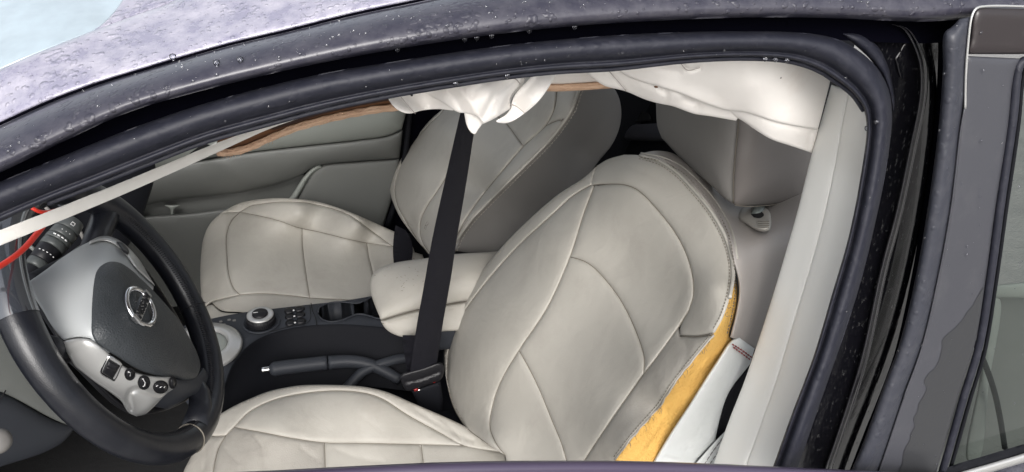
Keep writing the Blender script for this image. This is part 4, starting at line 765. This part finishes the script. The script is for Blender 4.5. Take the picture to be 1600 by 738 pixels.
ts = np.linspace(0, 2*math.pi, 721); bt0 = min(ts, key=lambda t: np.linalg.norm(pxof(wc(RIM, t))-np.array((42, 492))))
bt1 = min(ts, key=lambda t: np.linalg.norm(pxof(wc(RIM, t))-np.array((40, 310)))); V = []; na = 40; nv2 = 20
if abs(bt1-bt0) > math.pi: bt1 += 2*math.pi*(1 if bt1 < bt0 else -1)
for i in range(na):
    t = bt0+(bt1-bt0)*i/(na-1); er = wa*math.cos(t)+wb*math.sin(t); kk = 1+.10*math.exp(-((math.degrees(t) % 360-142)/22)**2)+.10*math.exp(-((math.degrees(t) % 360-38)/22)**2)+.035
    for j in range(nv2):
        q = 2*math.pi*j/nv2; V.append(WC+er*(RIM+.0188*kk*math.cos(q))+wn*(.0175*kk*math.sin(q)))
put('rim_insert', V, [[i*nv2+j, (i+1)*nv2+j, (i+1)*nv2+(j+1) % nv2, i*nv2+(j+1) % nv2] for i in range(na-1) for j in range(nv2)], mat('glossy_rim_plastic', (.03, .034, .042), rough=.22, coat=1.0), rim)
def ring_at(t, r0=.0191): return np.array([WC+(wa*math.cos(t)+wb*math.sin(t))*(RIM+r0*math.cos(q))+wn*(r0*.94*math.sin(q)) for q in np.linspace(0, 2*math.pi, 25)])
for pxy in ((60, 487), (305, 478), (310, 700)):
    best = min(np.linspace(0, 2*math.pi, 361), key=lambda t: np.linalg.norm(np.array([(lambda d: (800+F*(d@RT)/(d@fw), 369-F*(d@UP)/(d@fw)))(wc(RIM, t)-CAM)])[0]-np.array(pxy)))
    tube('joint_seam', ring_at(best), .0010, M_SEAM if pxy[0] != 305 else M_BTN, rim)
parts = []
for t in np.linspace(0, 2*math.pi, 300, endpoint=False):   # lacing along the inner side of the rim
    P = [WC+(wa*math.cos(t+e)+wb*math.sin(t+e))*(RIM+.0192*math.cos(q))+wn*(.018*math.sin(q)) for q, e in ((2.25, 0), (2.45, .006), (2.65, .012))]; parts.append(tube_geo(P, .0007, 4))
put('lacing', *merge(parts), M_BTN, rim, kind='stuff')
DHB = D((218, 481, 'w', .058), (148, 425, 'w', .042), (142, 528, 'w', .036), (172, 410, 'w', .045), (190, 413, 'w', .046), (279, 502, 'w', .044), (314, 561, 'w', .026), (237, 585, 'w', .040), (172, 470, 'w', .052), (260, 530, 'w', .052),
        (50, 439, 'w', -.010), (95, 400, 'w', -.010), (142, 377, 'w', -.002), (62, 478, 'w', -.006), (98, 534, 'w', .004), (119, 573, 'w', .004), (193, 632, 'w', .0), (213, 651, 'w', -.004), (276, 599, 'w', .030), (196, 386, 'w', .018), (172, 372, 'w', .006), (100, 450, 'w', .014), (160, 560, 'w', .030), (325, 600, 'w', .006), (270, 640, 'w', .004), (231, 433, 'w', .032))
PADO = [(150, 424), (158, 414), (172, 408), (188, 410), (204, 420), (220, 435), (240, 455), (260, 477), (280, 501), (296, 528), (308, 552), (313, 572), (306, 590), (290, 594), (273, 590), (252, 588), (237, 585), (214, 577), (196, 566), (180, 556), (163, 545), (150, 535), (143, 520), (142, 498), (143, 470), (146, 440)]
SIDE = loop([(44, 441), (70, 423), (95, 404), (120, 388), (142, 377), (158, 372), (174, 374), (190, 383), (204, 396), (216, 412), (228, 432), (240, 448)], [(240, 448), (225, 520), (160, 552), (141, 529)], [(141, 529), (122, 527), (98, 532)], [(98, 532), (80, 508), (64, 480), (52, 458), (44, 441)], step=4)
panel('hub_side', SIDE, DHB, M_PADL, sw_, puff=.003, sink=.0, r=.02, step=6, thick=.03)
hub = panel('hub_cover', cr(PADO, 4, closed=True), DHB, M_PAD, sw_, puff=.006, sink=-.001, r=.03, step=5, thick=.02, lift=.001)
panel('lower_spoke_cover', loop([(248, 586), (280, 590), (306, 588), (318, 575)], [(318, 575), (328, 590), (322, 612), (300, 618), (284, 628), (262, 640)], [(262, 640), (232, 630), (248, 586)], step=4), DHB, M_DRK, sw_, puff=.004, sink=0, r=.01, step=5, thick=.03, lift=-.004)
ss = panel('lower_spoke_trim', loop([(97, 534), (112, 530), (128, 529), (141, 531), (154, 539), (166, 549), (180, 562), (196, 574), (214, 583), (237, 588), (256, 589), (268, 589), (274, 593), (276, 600)], [(276, 600), (272, 607), (262, 614), (252, 624), (238, 638), (226, 648), (213, 651)], [(213, 651), (201, 645), (190, 628), (170, 612), (148, 597), (130, 583), (117, 572), (106, 554), (97, 534)], step=4), DHB, M_SIL, sw_, puff=.003, sink=0, r=.006, step=4, thick=.02, lift=.004, creases=(([(205, 640), (200, 622), (205, 612), (216, 609), (232, 613), (250, 616), (262, 612)], .003, .003),), label='satin silver lower spoke trim carrying the audio buttons')
panel('rocker_frame', loop([(166, 560), (170, 555), (190, 567), (192, 571)], [(192, 571), (180, 596), (176, 597)], [(176, 597), (156, 585), (155, 581), (166, 560)], step=3), DHB, M_CHR, ss, puff=.002, sink=0, r=.003, step=3, thick=.004, lift=.0065)
panel('rocker_switch', loop([(169, 562), (188, 572)], [(188, 572), (176, 593)], [(176, 593), (160, 583)], [(160, 583), (169, 562)], step=3), DHB, M_BTN, ss, puff=.004, sink=0, r=.004, step=3, thick=.004, lift=.009, creases=(([(166, 574), (182, 583)], -.003, .002),))
for (x, y, a, b_) in ((203, 585, 7.5, 9), (225, 598, 8.8, 10.5), (251, 605, 11, 9.5), (270, 598, 5.5, 9)):
    th = np.linspace(0, 2*math.pi, 28, endpoint=False); O_ = np.stack([x+a*np.cos(th), y+b_*np.sin(th)], 1)
    tube('button_rim', DHB.off(np.vstack([O_, O_[:1]]), .0075), .0008, M_SLOT, ss, k=5)
    bt = panel('audio_button', O_, DHB, M_BTN, ss, puff=.0035, sink=0, r=.005, step=3, thick=.003, lift=.0065)
ic = [tube_geo(DHB.off(np.array(q, float), .0110), .0005, 4) for q in ([(200, 581), (204, 583), (203, 588)], [(223, 592), (227, 598), (226, 603), (223, 604)], [(244, 604), (247, 602)], [(250, 606), (253, 604)], [(256, 606), (258, 604)])]
put('button_icons', *merge(ic), M_WHT, ss)
panel('upper_spoke_trim', loop([(140, 377), (158, 369), (174, 370), (190, 378), (206, 392), (220, 409), (232, 430), (242, 446)], [(242, 446), (230, 436), (212, 418), (200, 402), (188, 388), (172, 378), (158, 376), (140, 381)], step=4), DHB, M_SIL, sw_, puff=.002, sink=0, r=.004, step=4, thick=.01, lift=.006)
panel('cruise_button', loop([(182, 378), (190, 379), (202, 393), (200, 398), (190, 390), (182, 378)], step=3), DHB, M_BTN, sw_, puff=.003, sink=0, r=.004, step=3, thick=.004, lift=.010)
tube('spoke_arm', [hit(140, 400, 'w', -.012), hit(152, 370, 'w', -.012), hit(162, 345, 'w', -.008), hit(175, 318, 'w', 0)], [.014, .016, .017, .018], M_WHL, sw_, k=14)
tube('spoke_arm', [hit(300, 590, 'w', .0), hit(312, 615, 'w', .0), hit(314, 640, 'w', 0), hit(304, 672, 'w', 0)], [.010, .014, .016, .018], M_WHL, sw_, k=14)
tube('spoke_arm', [hit(120, 540, 'w', -.02), hit(95, 550, 'w', -.012), hit(62, 545, 'w', 0)], [.012, .015, .016], M_WHL, sw_, k=14)
panel('hub_back', loop([(60, 440), (150, 372), (200, 390), (300, 540), (310, 610), (215, 645), (110, 560)], step=8), D(('w', -.02)), M_BTN, sw_, puff=.004, sink=0, r=.02, step=12, thick=.06)
# badge: round chrome ring, cross bar and lettering, lying in the plane of the wheel
BCX, BCY = 209, 485
e0 = CAM+dirs((BCX, BCY))[0]/DHB.w([(BCX, BCY)])[0]; bo = e0+wn*.0095
ROT = math.radians(-4); ba = wa*math.cos(ROT)+wb*math.sin(ROT); bb = -wa*math.sin(ROT)+wb*math.cos(ROT)
def bpt(x, y, z=0): return bo+ba*x+bb*y+wn*z
E_R = .0245
em = put('emblem', *tube_geo([bpt(E_R*math.cos(t), E_R*.92*math.sin(t)) for t in np.linspace(0, 2*math.pi, 61)], .0030, 10, flat=.8, ndir=wn), M_CHR, hub)
V = [bpt(x*.001, y*.001, z) for z in (-.002, .0035) for x, y in ((-28, -5.2), (28, -5.2), (28, 5.2), (-28, 5.2))]
put('badge_bar', V, [[0, 3, 2, 1], [4, 5, 6, 7], [0, 1, 5, 4], [1, 2, 6, 5], [2, 3, 7, 6], [3, 0, 4, 7]], M_CHR, em, smooth=False)
tc_ = bpy.data.curves.new('badge_lettering', 'FONT'); tc_.body = 'NISSAN'; tc_.align_x = 'CENTER'; tc_.align_y = 'CENTER'; tc_.size = .0125; tc_.extrude = .0007; tc_.offset = .0003; tc_.materials.append(M_BTN)
_t = bpy.data.objects.new('lettering_source', tc_); _m = bpy.data.meshes.new_from_object(_t); bpy.data.objects.remove(_t)
to = bpy.data.objects.new('badge_lettering', _m); COL.objects.link(to); to.parent = em
p_ = bpt(0, 0, .0038)-base_of(em)
to.matrix_local = Matrix(((ba[0]*1.08, bb[0], wn[0], p_[0]), (ba[1]*1.08, bb[1], wn[1], p_[1]), (ba[2]*1.08, bb[2], wn[2], p_[2]), (0, 0, 0, 1)))

# ================================================================== COLUMN, STALK, LOWER DASH
col_ = thing('dash_lower_panel', 'grey textured knee panel and steering column shroud behind the wheel', 'dashboard', (-.6, .4, .5))
M_KNE = mat('grey_knee_plastic', (.10, .105, .10), rough=.6, grain=500, grain_str=.4, dist=.0008, var=.05)
DK = D((0, 480, 'd', 1.22), (100, 640, 'd', 1.30), (-60, 640, 'd', 1.15), (60, 560, 'd', 1.25))
panel('knee_panel', loop([(-80, 380), (0, 430), (20, 480), (50, 545), (90, 600), (118, 640), (126, 672)], [(126, 672), (104, 664), (83, 655), (62, 644), (41, 632), (18, 620), (0, 612), (-80, 590)], [(-80, 590), (-80, 380)]), DK, M_KNE, col_, puff=.01, sink=0, r=.04, thick=.008)
panel('lower_cover', loop([(-80, 592), (0, 614), (20, 622), (41, 634), (62, 646), (83, 657), (118, 668)], [(118, 668), (100, 690), (72, 706), (45, 716), (0, 730), (-80, 760)], [(-80, 760), (-80, 592)]), DK, M_DRK, col_, puff=.01, sink=0, r=.02, thick=.008, lift=-.002)
tube('panel_gap', DK.off(cr([(-4, 628), (3, 620), (9, 610)], 3), .012), .001, M_SLOT, col_)
tube('panel_gap', DK.off(cr([(80, 640), (82, 632), (84, 626)], 3), .012), .001, M_SLOT, col_)
panel('column_shroud', loop([(40, 430), (70, 415), (140, 390), (210, 430), (250, 520), (220, 580), (180, 590), (110, 540)], step=8), D(('w', -.07)), M_BLK, col_, puff=.02, sink=0, r=.05, step=14, thick=.12)
kb = hit(-2, 690, 'd', 1.0)
lathe('adjuster_knob', kb, (.5, -.75, .6), [(.014, -.02), (.016, -.004), (.014, .004), (.009, .008), (.001, .0095)], MATS['grey_vinyl'], col_, k=28)
cl = thing('instrument_cluster', 'dark instrument cluster hood with grey bezel slats behind the wheel top', 'instrument cluster', tuple(hit(80, 320, 'd', 1.5)-np.array([0, 0, .1])))
DCL = D((0, 330, 'd', 1.42), (200, 300, 'd', 1.60), (80, 450, 'd', 1.5))
panel('cluster_hood', loop([(-120, 240), (236, 240), (226, 330), (190, 400), (120, 470), (-120, 470)], step=12), DCL, M_BLK, cl, puff=.02, sink=0, r=.06, step=14, thick=.08)
for k, (a, b_) in enumerate((((92, 306), (112, 330)), ((84, 311), (100, 331)), ((66, 318), (84, 342)), ((40, 330), (60, 352)), ((120, 296), (148, 318)), ((108, 336), (140, 392)), ((46, 384), (62, 402)))):
    tube('bezel_slat', DCL.off(np.array([a, ((a[0]+b_[0])/2+2, (a[1]+b_[1])/2), b_], float), .03), .0035, (M_DOOR, M_DRK, M_VIN)[k % 3], cl)
ws = thing('wiper_stalk', 'charcoal wiper control stalk with white symbols behind the steering wheel', 'control stalk', tuple(hit(48, 426, 'd', 1.14)))
s0, s1 = hit(46, 428, 'd', 1.13), hit(116, 346, 'd', 1.19); sa = (s1-s0); sl = np.linalg.norm(sa)
def seg(name, t0, t1, r0, r1, m): return tube(name, [s0+sa*t0, s0+sa*(t0+.006), s0+sa*(t0+.012), s0+sa*(t1-.012), s0+sa*(t1-.006), s0+sa*t1], [r0*.9, r0*.97, r0, r1, r1*.97, r1*.9], m, ws, k=24)
M_STK = mat('stalk_plastic', (.055, .06, .06), rough=.35)
seg('stalk_neck', -.5, .10, .009, .012, M_BTN); seg('stalk_base', .10, .22, .0145, .0155, M_STK); st = seg('stalk_barrel', .22, .46, .0155, .0175, M_BTN); seg('stalk_sleeve', .46, .57, .0178, .0182, M_STK)
seg('twist_ring', .575, .66, .0182, .0182, M_STK); tr_ = seg('twist_grip', .665, .80, .0180, .0178, M_STK); seg('end_cap', .805, 1.0, .0178, .0150, M_STK)
ax = sa/sl; tocam = CAM-(s0+sa*.5); tocam -= ax*(tocam@ax); tocam /= np.linalg.norm(tocam); sd2 = np.cross(ax, tocam)
ic = []
def mark(t, ang, r, l, w):
    c = s0+sa*t+(tocam*math.cos(ang)+sd2*math.sin(ang))*r; tt = -tocam*math.sin(ang)+sd2*math.cos(ang)
    ic.append(tube_geo([c-tt*l/2, c, c+tt*l/2], w, 4))
for k in range(4): mark(.62, -.5+k*.32, .0184, .0038, .0011)
for k in range(5): mark(.33, -.7+k*.33, .0168, .0022, .0007)
for k in range(3): mark(.73, -.3+k*.33, .0182, .0014, .0006)
for t, a in ((.86, -.05), (.86, .17), (.905, -.05), (.905, .17)): mark(t, a, .0172, .0012, .0005)
for a in (-.08, .20):
    p0 = s0+sa*.86+(tocam*math.cos(a)+sd2*math.sin(a))*.0174; p1 = s0+sa*.905+(tocam*math.cos(a)+sd2*math.sin(a))*.0172; ic.append(tube_geo([p0, p1], .0005, 4))
mark(.86, .06, .0174, .0052, .0005); mark(.905, .06, .0172, .0052, .0005)
put('stalk_symbols', *merge(ic), M_WHT, ws)

# ================================================================== BELTS
sb = thing('driver_seat_belt', 'long black seat belt webbing hanging to its buckle in front of the armrest', 'seat belt', tuple(hit(660, 600, 'y', .73)))
DBL = D((655, 600, 'y', .73), (730, 180, 'y', .58), (690, 500, 'y', .70), (640, 520, 'y', .695), (705, 350, 'y', .65))
BLft = [(745, 60), (733, 120), (719, 178), (698, 270), (676, 370), (663, 443), (650, 516), (640, 588)]
BRgt = [(766, 60), (755, 130), (742, 200), (728, 290), (714, 372), (704, 438), (692, 506), (681, 580)]
band('webbing', BLft, BRgt, DBL, M_BELT, sb, [(0, -.001), (.0, .0)]+[(.03+.94*k/28, .0010+.0025*math.sin(math.pi*k/28)+.00022*(k % 2)) for k in range(29)]+[(1, .0), (1, -.001)], n=70)
band('webbing', [(629, 524), (631, 545), (634, 568), (638, 592)], [(656, 524), (654, 540), (652, 560), (650, 592)], D(('y', .76)), M_BELT, sb, [(0, -.001), (0, 0), (.5, .001), (1, 0), (1, -.001)], n=20)
DTG = D(('y', .725))
tg = panel('belt_tongue', loop([(624, 590), (628, 585), (640, 581), (662, 575), (686, 567), (692, 569), (694, 578), (692, 588)], [(692, 588), (688, 594), (664, 603), (642, 611), (636, 611), (630, 604), (624, 590)], step=4), DTG, M_BTN, sb, puff=.004, sink=0, r=.006, step=4, thick=.008, lift=.006, creases=(([(634, 598), (660, 592), (686, 582)], .004, .002),))
panel('buckle_body', loop([(643, 611), (664, 604), (688, 596)], [(688, 596), (692, 625), (688, 660)], [(688, 660), (662, 668), (656, 640), (643, 611)], step=5), DTG, M_BLK, sb, puff=.006, sink=0, r=.008, step=5, thick=.02, lift=.0)
panel('release_button', loop([(646, 609), (653, 607), (654, 610), (648, 612)], step=3), DTG, M_RED, sb, puff=.002, sink=0, r=.002, step=3, thick=.004, lift=.008)
panel('release_button', loop([(675, 597), (680, 594), (681, 597), (677, 599)], step=3), DTG, M_RED, sb, puff=.002, sink=0, r=.002, step=3, thick=.004, lift=.008)
panel('chrome_edge', loop([(650, 613), (652, 610), (657, 608), (658, 610), (653, 613)], step=3), DTG, M_CHR, sb, puff=.001, sink=0, r=.002, step=3, thick=.004, lift=.006)
pbelt = thing('passenger_seat_belt', 'short piece of black webbing at the inner corner of the far seat', 'seat belt', tuple(hit(630, 400, 'y', 1.14)))
band('webbing', [(618, 352), (615, 372), (614, 395), (616, 420)], [(634, 360), (641, 372), (645, 388), (643, 412)], D(('y', 1.20)), M_BELT, pbelt, [(0, -.01), (0, 0), (.3, .003), (.8, .003), (1, 0), (1, -.01)], n=24)

# ================================================================== TORN HEADLINER, AIRBAG, STRAP, WIRE
hl = thing('torn_headliner', 'sagging brown headliner board with frayed tan edge under the roof rail', 'headliner', (0.1, .34, 1.35))
DHL = D((353, 237, 'y', .34), (613, 169, 'y', .34), (450, 180, 'y', .30), (950, 134, 'y', .33), (900, 90, 'y', .28))
panel('backing_board', loop([(335, 232), (348, 210), (400, 180), (560, 130), (640, 120)], [(640, 120), (640, 165)], [(640, 165), (613, 168), (570, 175), (525, 184), (490, 193), (460, 202), (428, 214), (395, 229), (360, 238), (335, 232)]), DHL, M_BRN, hl, puff=.003, sink=0, r=.01, step=8, lift=-.004, wrinkle=.002, thick=.01)
panel('backing_board', loop([(410, 192), (450, 178), (560, 142), (640, 132)], [(640, 132), (640, 152)], [(640, 152), (560, 166), (500, 180), (450, 196), (425, 203), (410, 192)], step=6), DHL, mat('dark_backing', (.03, .012, .008), rough=.9), hl, puff=.001, sink=0, step=8, lift=.0005, wrinkle=.001)
CE = [(340, 238), (353, 239), (372, 236), (395, 229), (428, 214), (460, 201), (492, 192), (525, 184), (570, 175), (613, 169), (640, 166)]
for dy, r_, o_ in ((-3.2, .0022, .002), (0, .0027, .004), (2.6, .0020, .002)):
    P = DHL.off(cr([(x, y+dy) for x, y in CE], 4), o_); P = P+np.stack([wob(P*3.1), wob(P*2.3+1), wob(P*4+2)], 1)*.0006; tube('board_edge', P, r_*(1+.15*np.sin(np.arange(len(P))*.9)), M_FIB, hl, k=7)
for dy, r_, o_ in ((-3.0, .0024, .002), (0, .0027, .004), (2.6, .0020, .002)):
    P = DHL.off(cr([(840, 137+dy), (870, 138+dy), (910, 136+dy), (955, 133+dy)], 4), o_); tube('board_edge', P, r_, M_FIB, hl, k=7)
panel('headliner_fabric', loop([(850, 90), (930, 90)], [(930, 90), (950, 133)], [(950, 133), (900, 134), (846, 138)], [(846, 138), (850, 90)], step=6), DHL, M_BAG, hl, puff=.003, sink=0, r=.01, step=7, lift=-.003, wrinkle=.001)
hairs = []
for k in range(200):
    q = cr(CE, 2); b_ = k < 70; i = int(random.betavariate(1.0, 6)*(len(q)-1)) if b_ else random.randrange(len(q)); p = q[i]+[0, 2]; a = random.uniform(.2, 2.9); l = random.uniform(2, 9 if b_ else 3.5)
    s = np.array([p, p+l*.5*np.array([math.cos(a), math.sin(a)]), p+l*np.array([math.cos(a+.7), math.sin(a+.7)])]); hairs.append(tube_geo(DHL.off(s, .003), .00022, 3))
put('frayed_fibres', *merge(hairs), M_FIB, hl, kind='stuff')

bag = thing('curtain_airbag', 'crumpled white curtain airbag cloth hanging below the roof rail', 'airbag', (.25, .25, 1.4))
DGA = D((604, 149, 'y', .235), (660, 170, 'y', .25), (740, 205, 'y', .215), (700, 140, 'y', .225), (760, 150, 'y', .205), (800, 160, 'y', .24), (840, 150, 'y', .22), (870, 110, 'y', .25), (720, 120, 'y', .225), (645, 175, 'y', .225))
GP = dict(r=.003, sink=.0003, step=4, thick=.002, wrinkle=.0006)
panel('cloth_fold', loop([(596, 135), (604, 149), (612, 163), (622, 172), (634, 177), (645, 177), (658, 173), (674, 171), (690, 171), (708, 173)], [(708, 173), (700, 140), (640, 125), (596, 135)], step=4), DGA, M_BAG, bag, puff=.001, creases=(([(622, 147), (634, 162), (648, 177)], .0012, .002),), **GP)
panel('cloth_fold', loop([(800, 125), (826, 110)], [(826, 110), (815, 135), (800, 152), (796, 172)], [(796, 172), (790, 160), (800, 125)], step=4), DGA, M_BAG, bag, puff=.001, lift=-.006, **GP)
panel('cloth_fold', loop([(640, 118), (650, 135), (658, 142), (672, 150), (690, 159), (705, 170), (717, 176), (730, 177), (742, 181), (750, 186), (755, 194)], [(755, 194), (770, 187), (785, 178), (799, 169)], [(799, 169), (796, 159), (800, 147), (810, 136), (814, 126), (812, 110)], [(812, 110), (740, 100), (640, 118)], step=4), DGA, M_BAG, bag, puff=.001, lift=.006, creases=(([(706, 125), (728, 150), (752, 188)], -.0025, .004), ([(806, 122), (775, 145), (755, 184)], .0022, .003), ([(690, 135), (712, 155), (722, 174)], .0018, .003), ([(790, 112), (750, 135), (738, 150)], .0012, .003), ([(812, 118), (790, 150), (776, 180)], -.002, .0035)), **GP)
panel('cloth_fold', loop([(725, 175), (727, 187), (730, 198), (736, 207), (742, 210), (747, 203), (757, 190)], [(757, 190), (750, 183), (738, 178), (725, 175)], step=3), DGA, M_BAG, bag, puff=.001, lift=.001, **GP)
panel('cloth_fold', loop([(841, 104), (828, 122), (814, 137), (804, 150), (800, 160), (799, 169)], [(799, 169), (790, 180), (775, 190), (787, 193), (800, 190), (820, 177), (838, 162), (852, 145), (864, 126), (878, 102)], [(878, 102), (841, 104)], step=4), DGA, M_BAG, bag, puff=.001, lift=.010, creases=(([(797, 163), (806, 166), (820, 177)], .0012, .002), ([(846, 112), (824, 140), (804, 160)], .0012, .003)), **GP)
DGB = D((912, 105, 'y', .25), (1000, 150, 'y', .265), (1100, 175, 'y', .27), (1150, 180, 'y', .26), (1100, 110, 'y', .225), (1180, 130, 'y', .215), (1230, 180, 'y', .225), (1280, 120, 'y', .235), (1278, 200, 'y', .245), (1268, 238, 'y', .25), (1200, 215, 'y', .24), (1040, 130, 'y', .235), (960, 110, 'y', .245))
R1B = [(950, 98), (966, 110), (986, 122), (1035, 138), (1062, 146), (1084, 155), (1110, 165), (1136, 173), (1158, 175), (1179, 180), (1205, 189), (1231, 195), (1278, 203)]
panel('cloth_fold', loop([(896, 92), (911, 108), (928, 124), (946, 135), (962, 139), (978, 143), (1009, 156), (1030, 162), (1050, 166), (1084, 178), (1110, 182), (1150, 189)], [(1150, 189), (1160, 176)], [(1160, 176), (1100, 140), (1000, 105), (950, 84)], [(950, 84), (896, 92)], step=4), DGB, M_BAG, bag, puff=.0015, creases=(([(944, 104), (960, 122), (978, 143)], .0010, .002), ([(1000, 132), (1030, 148), (1060, 150)], -.003, .010), ([(1070, 155), (1090, 162), (1090, 178)], .0025, .004), ([(1036, 140), (1042, 150), (1038, 160)], .0025, .004)), **GP)
panel('cloth_fold', loop([(1136, 168), (1148, 182), (1160, 189), (1180, 203), (1205, 218), (1235, 228), (1268, 239)], [(1268, 239), (1274, 220), (1279, 202)], [(1279, 202), (1220, 185), (1136, 168)], step=4), DGB, M_BAG, bag, puff=.0015, lift=.001, creases=(([(1166, 184), (1210, 200), (1262, 212)], -.002, .010), ([(1266, 210), (1262, 236)], .002, .003)), **GP)
panel('cloth_fold', loop(R1B, [(1278, 203), (1284, 180), (1292, 148), (1298, 122), (1298, 100)], [(1298, 100), (1240, 78), (1100, 76), (950, 84)], [(950, 84), (950, 98)], step=4), DGB, M_BAG, bag, puff=.0015, lift=.007, creases=(([(1062, 97), (1075, 109), (1093, 106)], .003, .002), ([(990, 112), (1060, 125), (1120, 150)], .0015, .010), ([(1010, 100), (1060, 112)], .0025, .005)), **GP)
def holes(pp, dep, off):
    for x, y, r_, m_ in pp:
        q = dep.off([(x, y)], off)[0]; n = dep.nrm([(x, y)])[0]; lathe('eyelet_hole', q, n, [(r_, 0), (r_*.8, .0004), (.0001, .0004)], m_, bag, k=12)
holes([(643, 148, .0018, M_SLOT)], DGA, .006); holes([(1220, 122, .0010, M_SEAM)], DGB, .0155); holes([(1025, 136, .0022, M_BRN)], DGB, .011)
for c, dp, o in (([(622, 146), (634, 161), (649, 178)], DGA, .0032), ([(797, 163), (806, 166), (820, 177)], DGA, .0125), ([(790, 121), (806, 124), (813, 132)], DGA, .0105), ([(944, 103), (960, 121), (978, 142)], DGB, .0040), ([(1062, 97), (1074, 110), (1094, 106)], DGB, .0095)):
    put('hem_line', *tube_geo(dp.off(cr(c, 4), o), .00045, 4), M_HEM, bag)

stp = thing('fabric_strap', 'long white woven strap stretched from the airbag across the steering wheel', 'strap', tuple(hit(300, 250, 'd', .86)))
DSP = D((0, 372, 'd', .78), (343, 230, 'd', .79), (600, 143, 'd', .80), (200, 370, 'd', .80))
ST = [(-80, 392), (0, 360), (90, 325), (200, 281), (270, 252), (343, 222), (428, 192), (500, 171), (551, 157), (610, 140)]
SBt = [(-80, 416), (0, 384), (100, 343), (200, 301), (270, 270), (343, 237), (428, 199), (500, 175.5), (551, 160), (610, 143)]
band('strap_webbing', ST, SBt, DSP, M_STR, stp, [(0, -.001), (0, .0), (.1, .0006), (.5, .0), (.9, .0006), (1, 0), (1, -.001)], n=90)
wr = thing('red_wire', 'thick red wire curving behind the white strap at the left', 'wire', tuple(hit(30, 395, 'd', .84)))
DWR = D((0, 415, 'd', .80), (69, 357, 'd', .87), (80, 330, 'd', .9), (0, 300, 'd', .85))
tube('wire_sheath', DWR.pt(cr([(-60, 446), (-20, 428), (0, 416), (20, 403), (38, 388), (54, 370), (68, 352), (74, 340)], 5)), .0031, M_WIRE, wr, k=10)
tube('wire_sheath', DWR.pt(cr([(50, 325), (62, 331), (80, 331), (96, 326)], 4)), .0022, M_WIRE, wr, k=8)

# ================================================================== RAIN
def drops(n, A, B, dep, prof, parent, smin, smax, name='water_drops', smear=1.0):
    a = npts(A, 400); b_ = npts(B, 400); parts = []
    for k in range(n):
        i = random.randrange(400); s = random.random(); p = a[i]+(b_[i]-a[i])*s
        if not (-20 < p[0] < 1620 and -20 < p[1] < 760): continue
        h = np.interp(s, [q[0] for q in prof], [q[1] for q in prof]); o = dep.off([p], h-.0002)[0]; nn = dep.nrm([p])[0]
        r = smin+(smax-smin)*random.random()**3; u_, v_, w_ = basis(nn, (.3, .2, 1)); V = []; el = random.uniform(.8, 1.5)
        for ph, hh in ((0, 0), (.45, .30), (.9, .48), (1.35, .55)):
            for j in range(7):
                t = 2*math.pi*j/7; V.append(o+(u_*math.cos(t)+v_*math.sin(t)*el)*r*math.cos(ph)*(1+.0)+w_*r*hh)
        Fc = [[q*7+j, q*7+(j+1) % 7, (q+1)*7+(j+1) % 7, (q+1)*7+j] for q in range(3) for j in range(7)]+[[21+j for j in range(7)]]
        parts.append((V, Fc))
    if parts: put(name, *merge(parts), M_DROP, parent, kind='stuff')
PRAIL = [(0, .0), (.03, .010), (.12, .018), (.3, .026), (.5, .030), (.7, .028), (.88, .020), (1.0, -.006)]
PSEAL = [(0, -.004), (.05, .006), (.16, .015), (.32, .020), (.5, .0195), (.66, .014), (.76, .006), (.80, .0035), (.9, .01), (1.0, -.004)]
drops(420, C_ROOF, [(x*.3+C_RAILB[i][0]*.7, y*.3+C_RAILB[i][1]*.7) for i, (x, y) in enumerate(zip(*[iter([c for p in npts(C_ROOF, len(C_RAILB)) for c in p])]*2))], DB, [(0, -.032), (.14, -.014), (.46, .008), (.86, .022), (1, .025)], body, .0005, .0021)
drops(260, C_SEALT, [(x*.35+npts(C_SEALB, len(C_SEALT))[i][0]*.65, y*.35+npts(C_SEALB, len(C_SEALT))[i][1]*.65) for i, (x, y) in enumerate(C_SEALT)], DB, [(0, -.002), (.3, .018), (.7, .0195), (1, .016)], body, .0004, .0014)
drops(130, EL, ER, DR, [(0, .008), (1, .005)], rd, .0004, .0016)
drops(120, [(1600, 110), (1580, 300), (1550, 480), (1500, 690)], [(1700, 110), (1700, 300), (1700, 480), (1700, 680)], DR, [(0, -.008), (1, -.008)], rd, .0004, .0016)
drops(160, PL, PR, DP, [(0, .001), (1, -.015)], body, .0004, .0014)
hang = []
for x, y, dep, h in ((712, 129, DB, .004), (793, 117, DB, .004), (621, 76, DB, .0), (726, 60, DB, .0), (745, 58, DB, .0), (768, 55, DB, .0), (827, 47, DB, .0), (898, 41, DB, .0), (1196, 91, DB, .004), (1212, 92, DB, .004), (1230, 93, DB, .004), (1355, 200, DB, .004), (1371, 190, DB, .016), (1369, 190, DB, .016), (375, 92, DB, .02), (270, 88, DB, .02), (338, 97, DB, .018)):
    o = dep.off([(x, y)], h)[0]; r = .0022
    hang.append(lathe_geo(o, (0, 0, -1), [(.0005, -.002), (r*1.2, -.001), (r*1.1, .001), (r*.8, .0024), (r*.3, .0034)], 9))
put('hanging_drops', *merge(hang), M_DROP, body, kind='stuff')
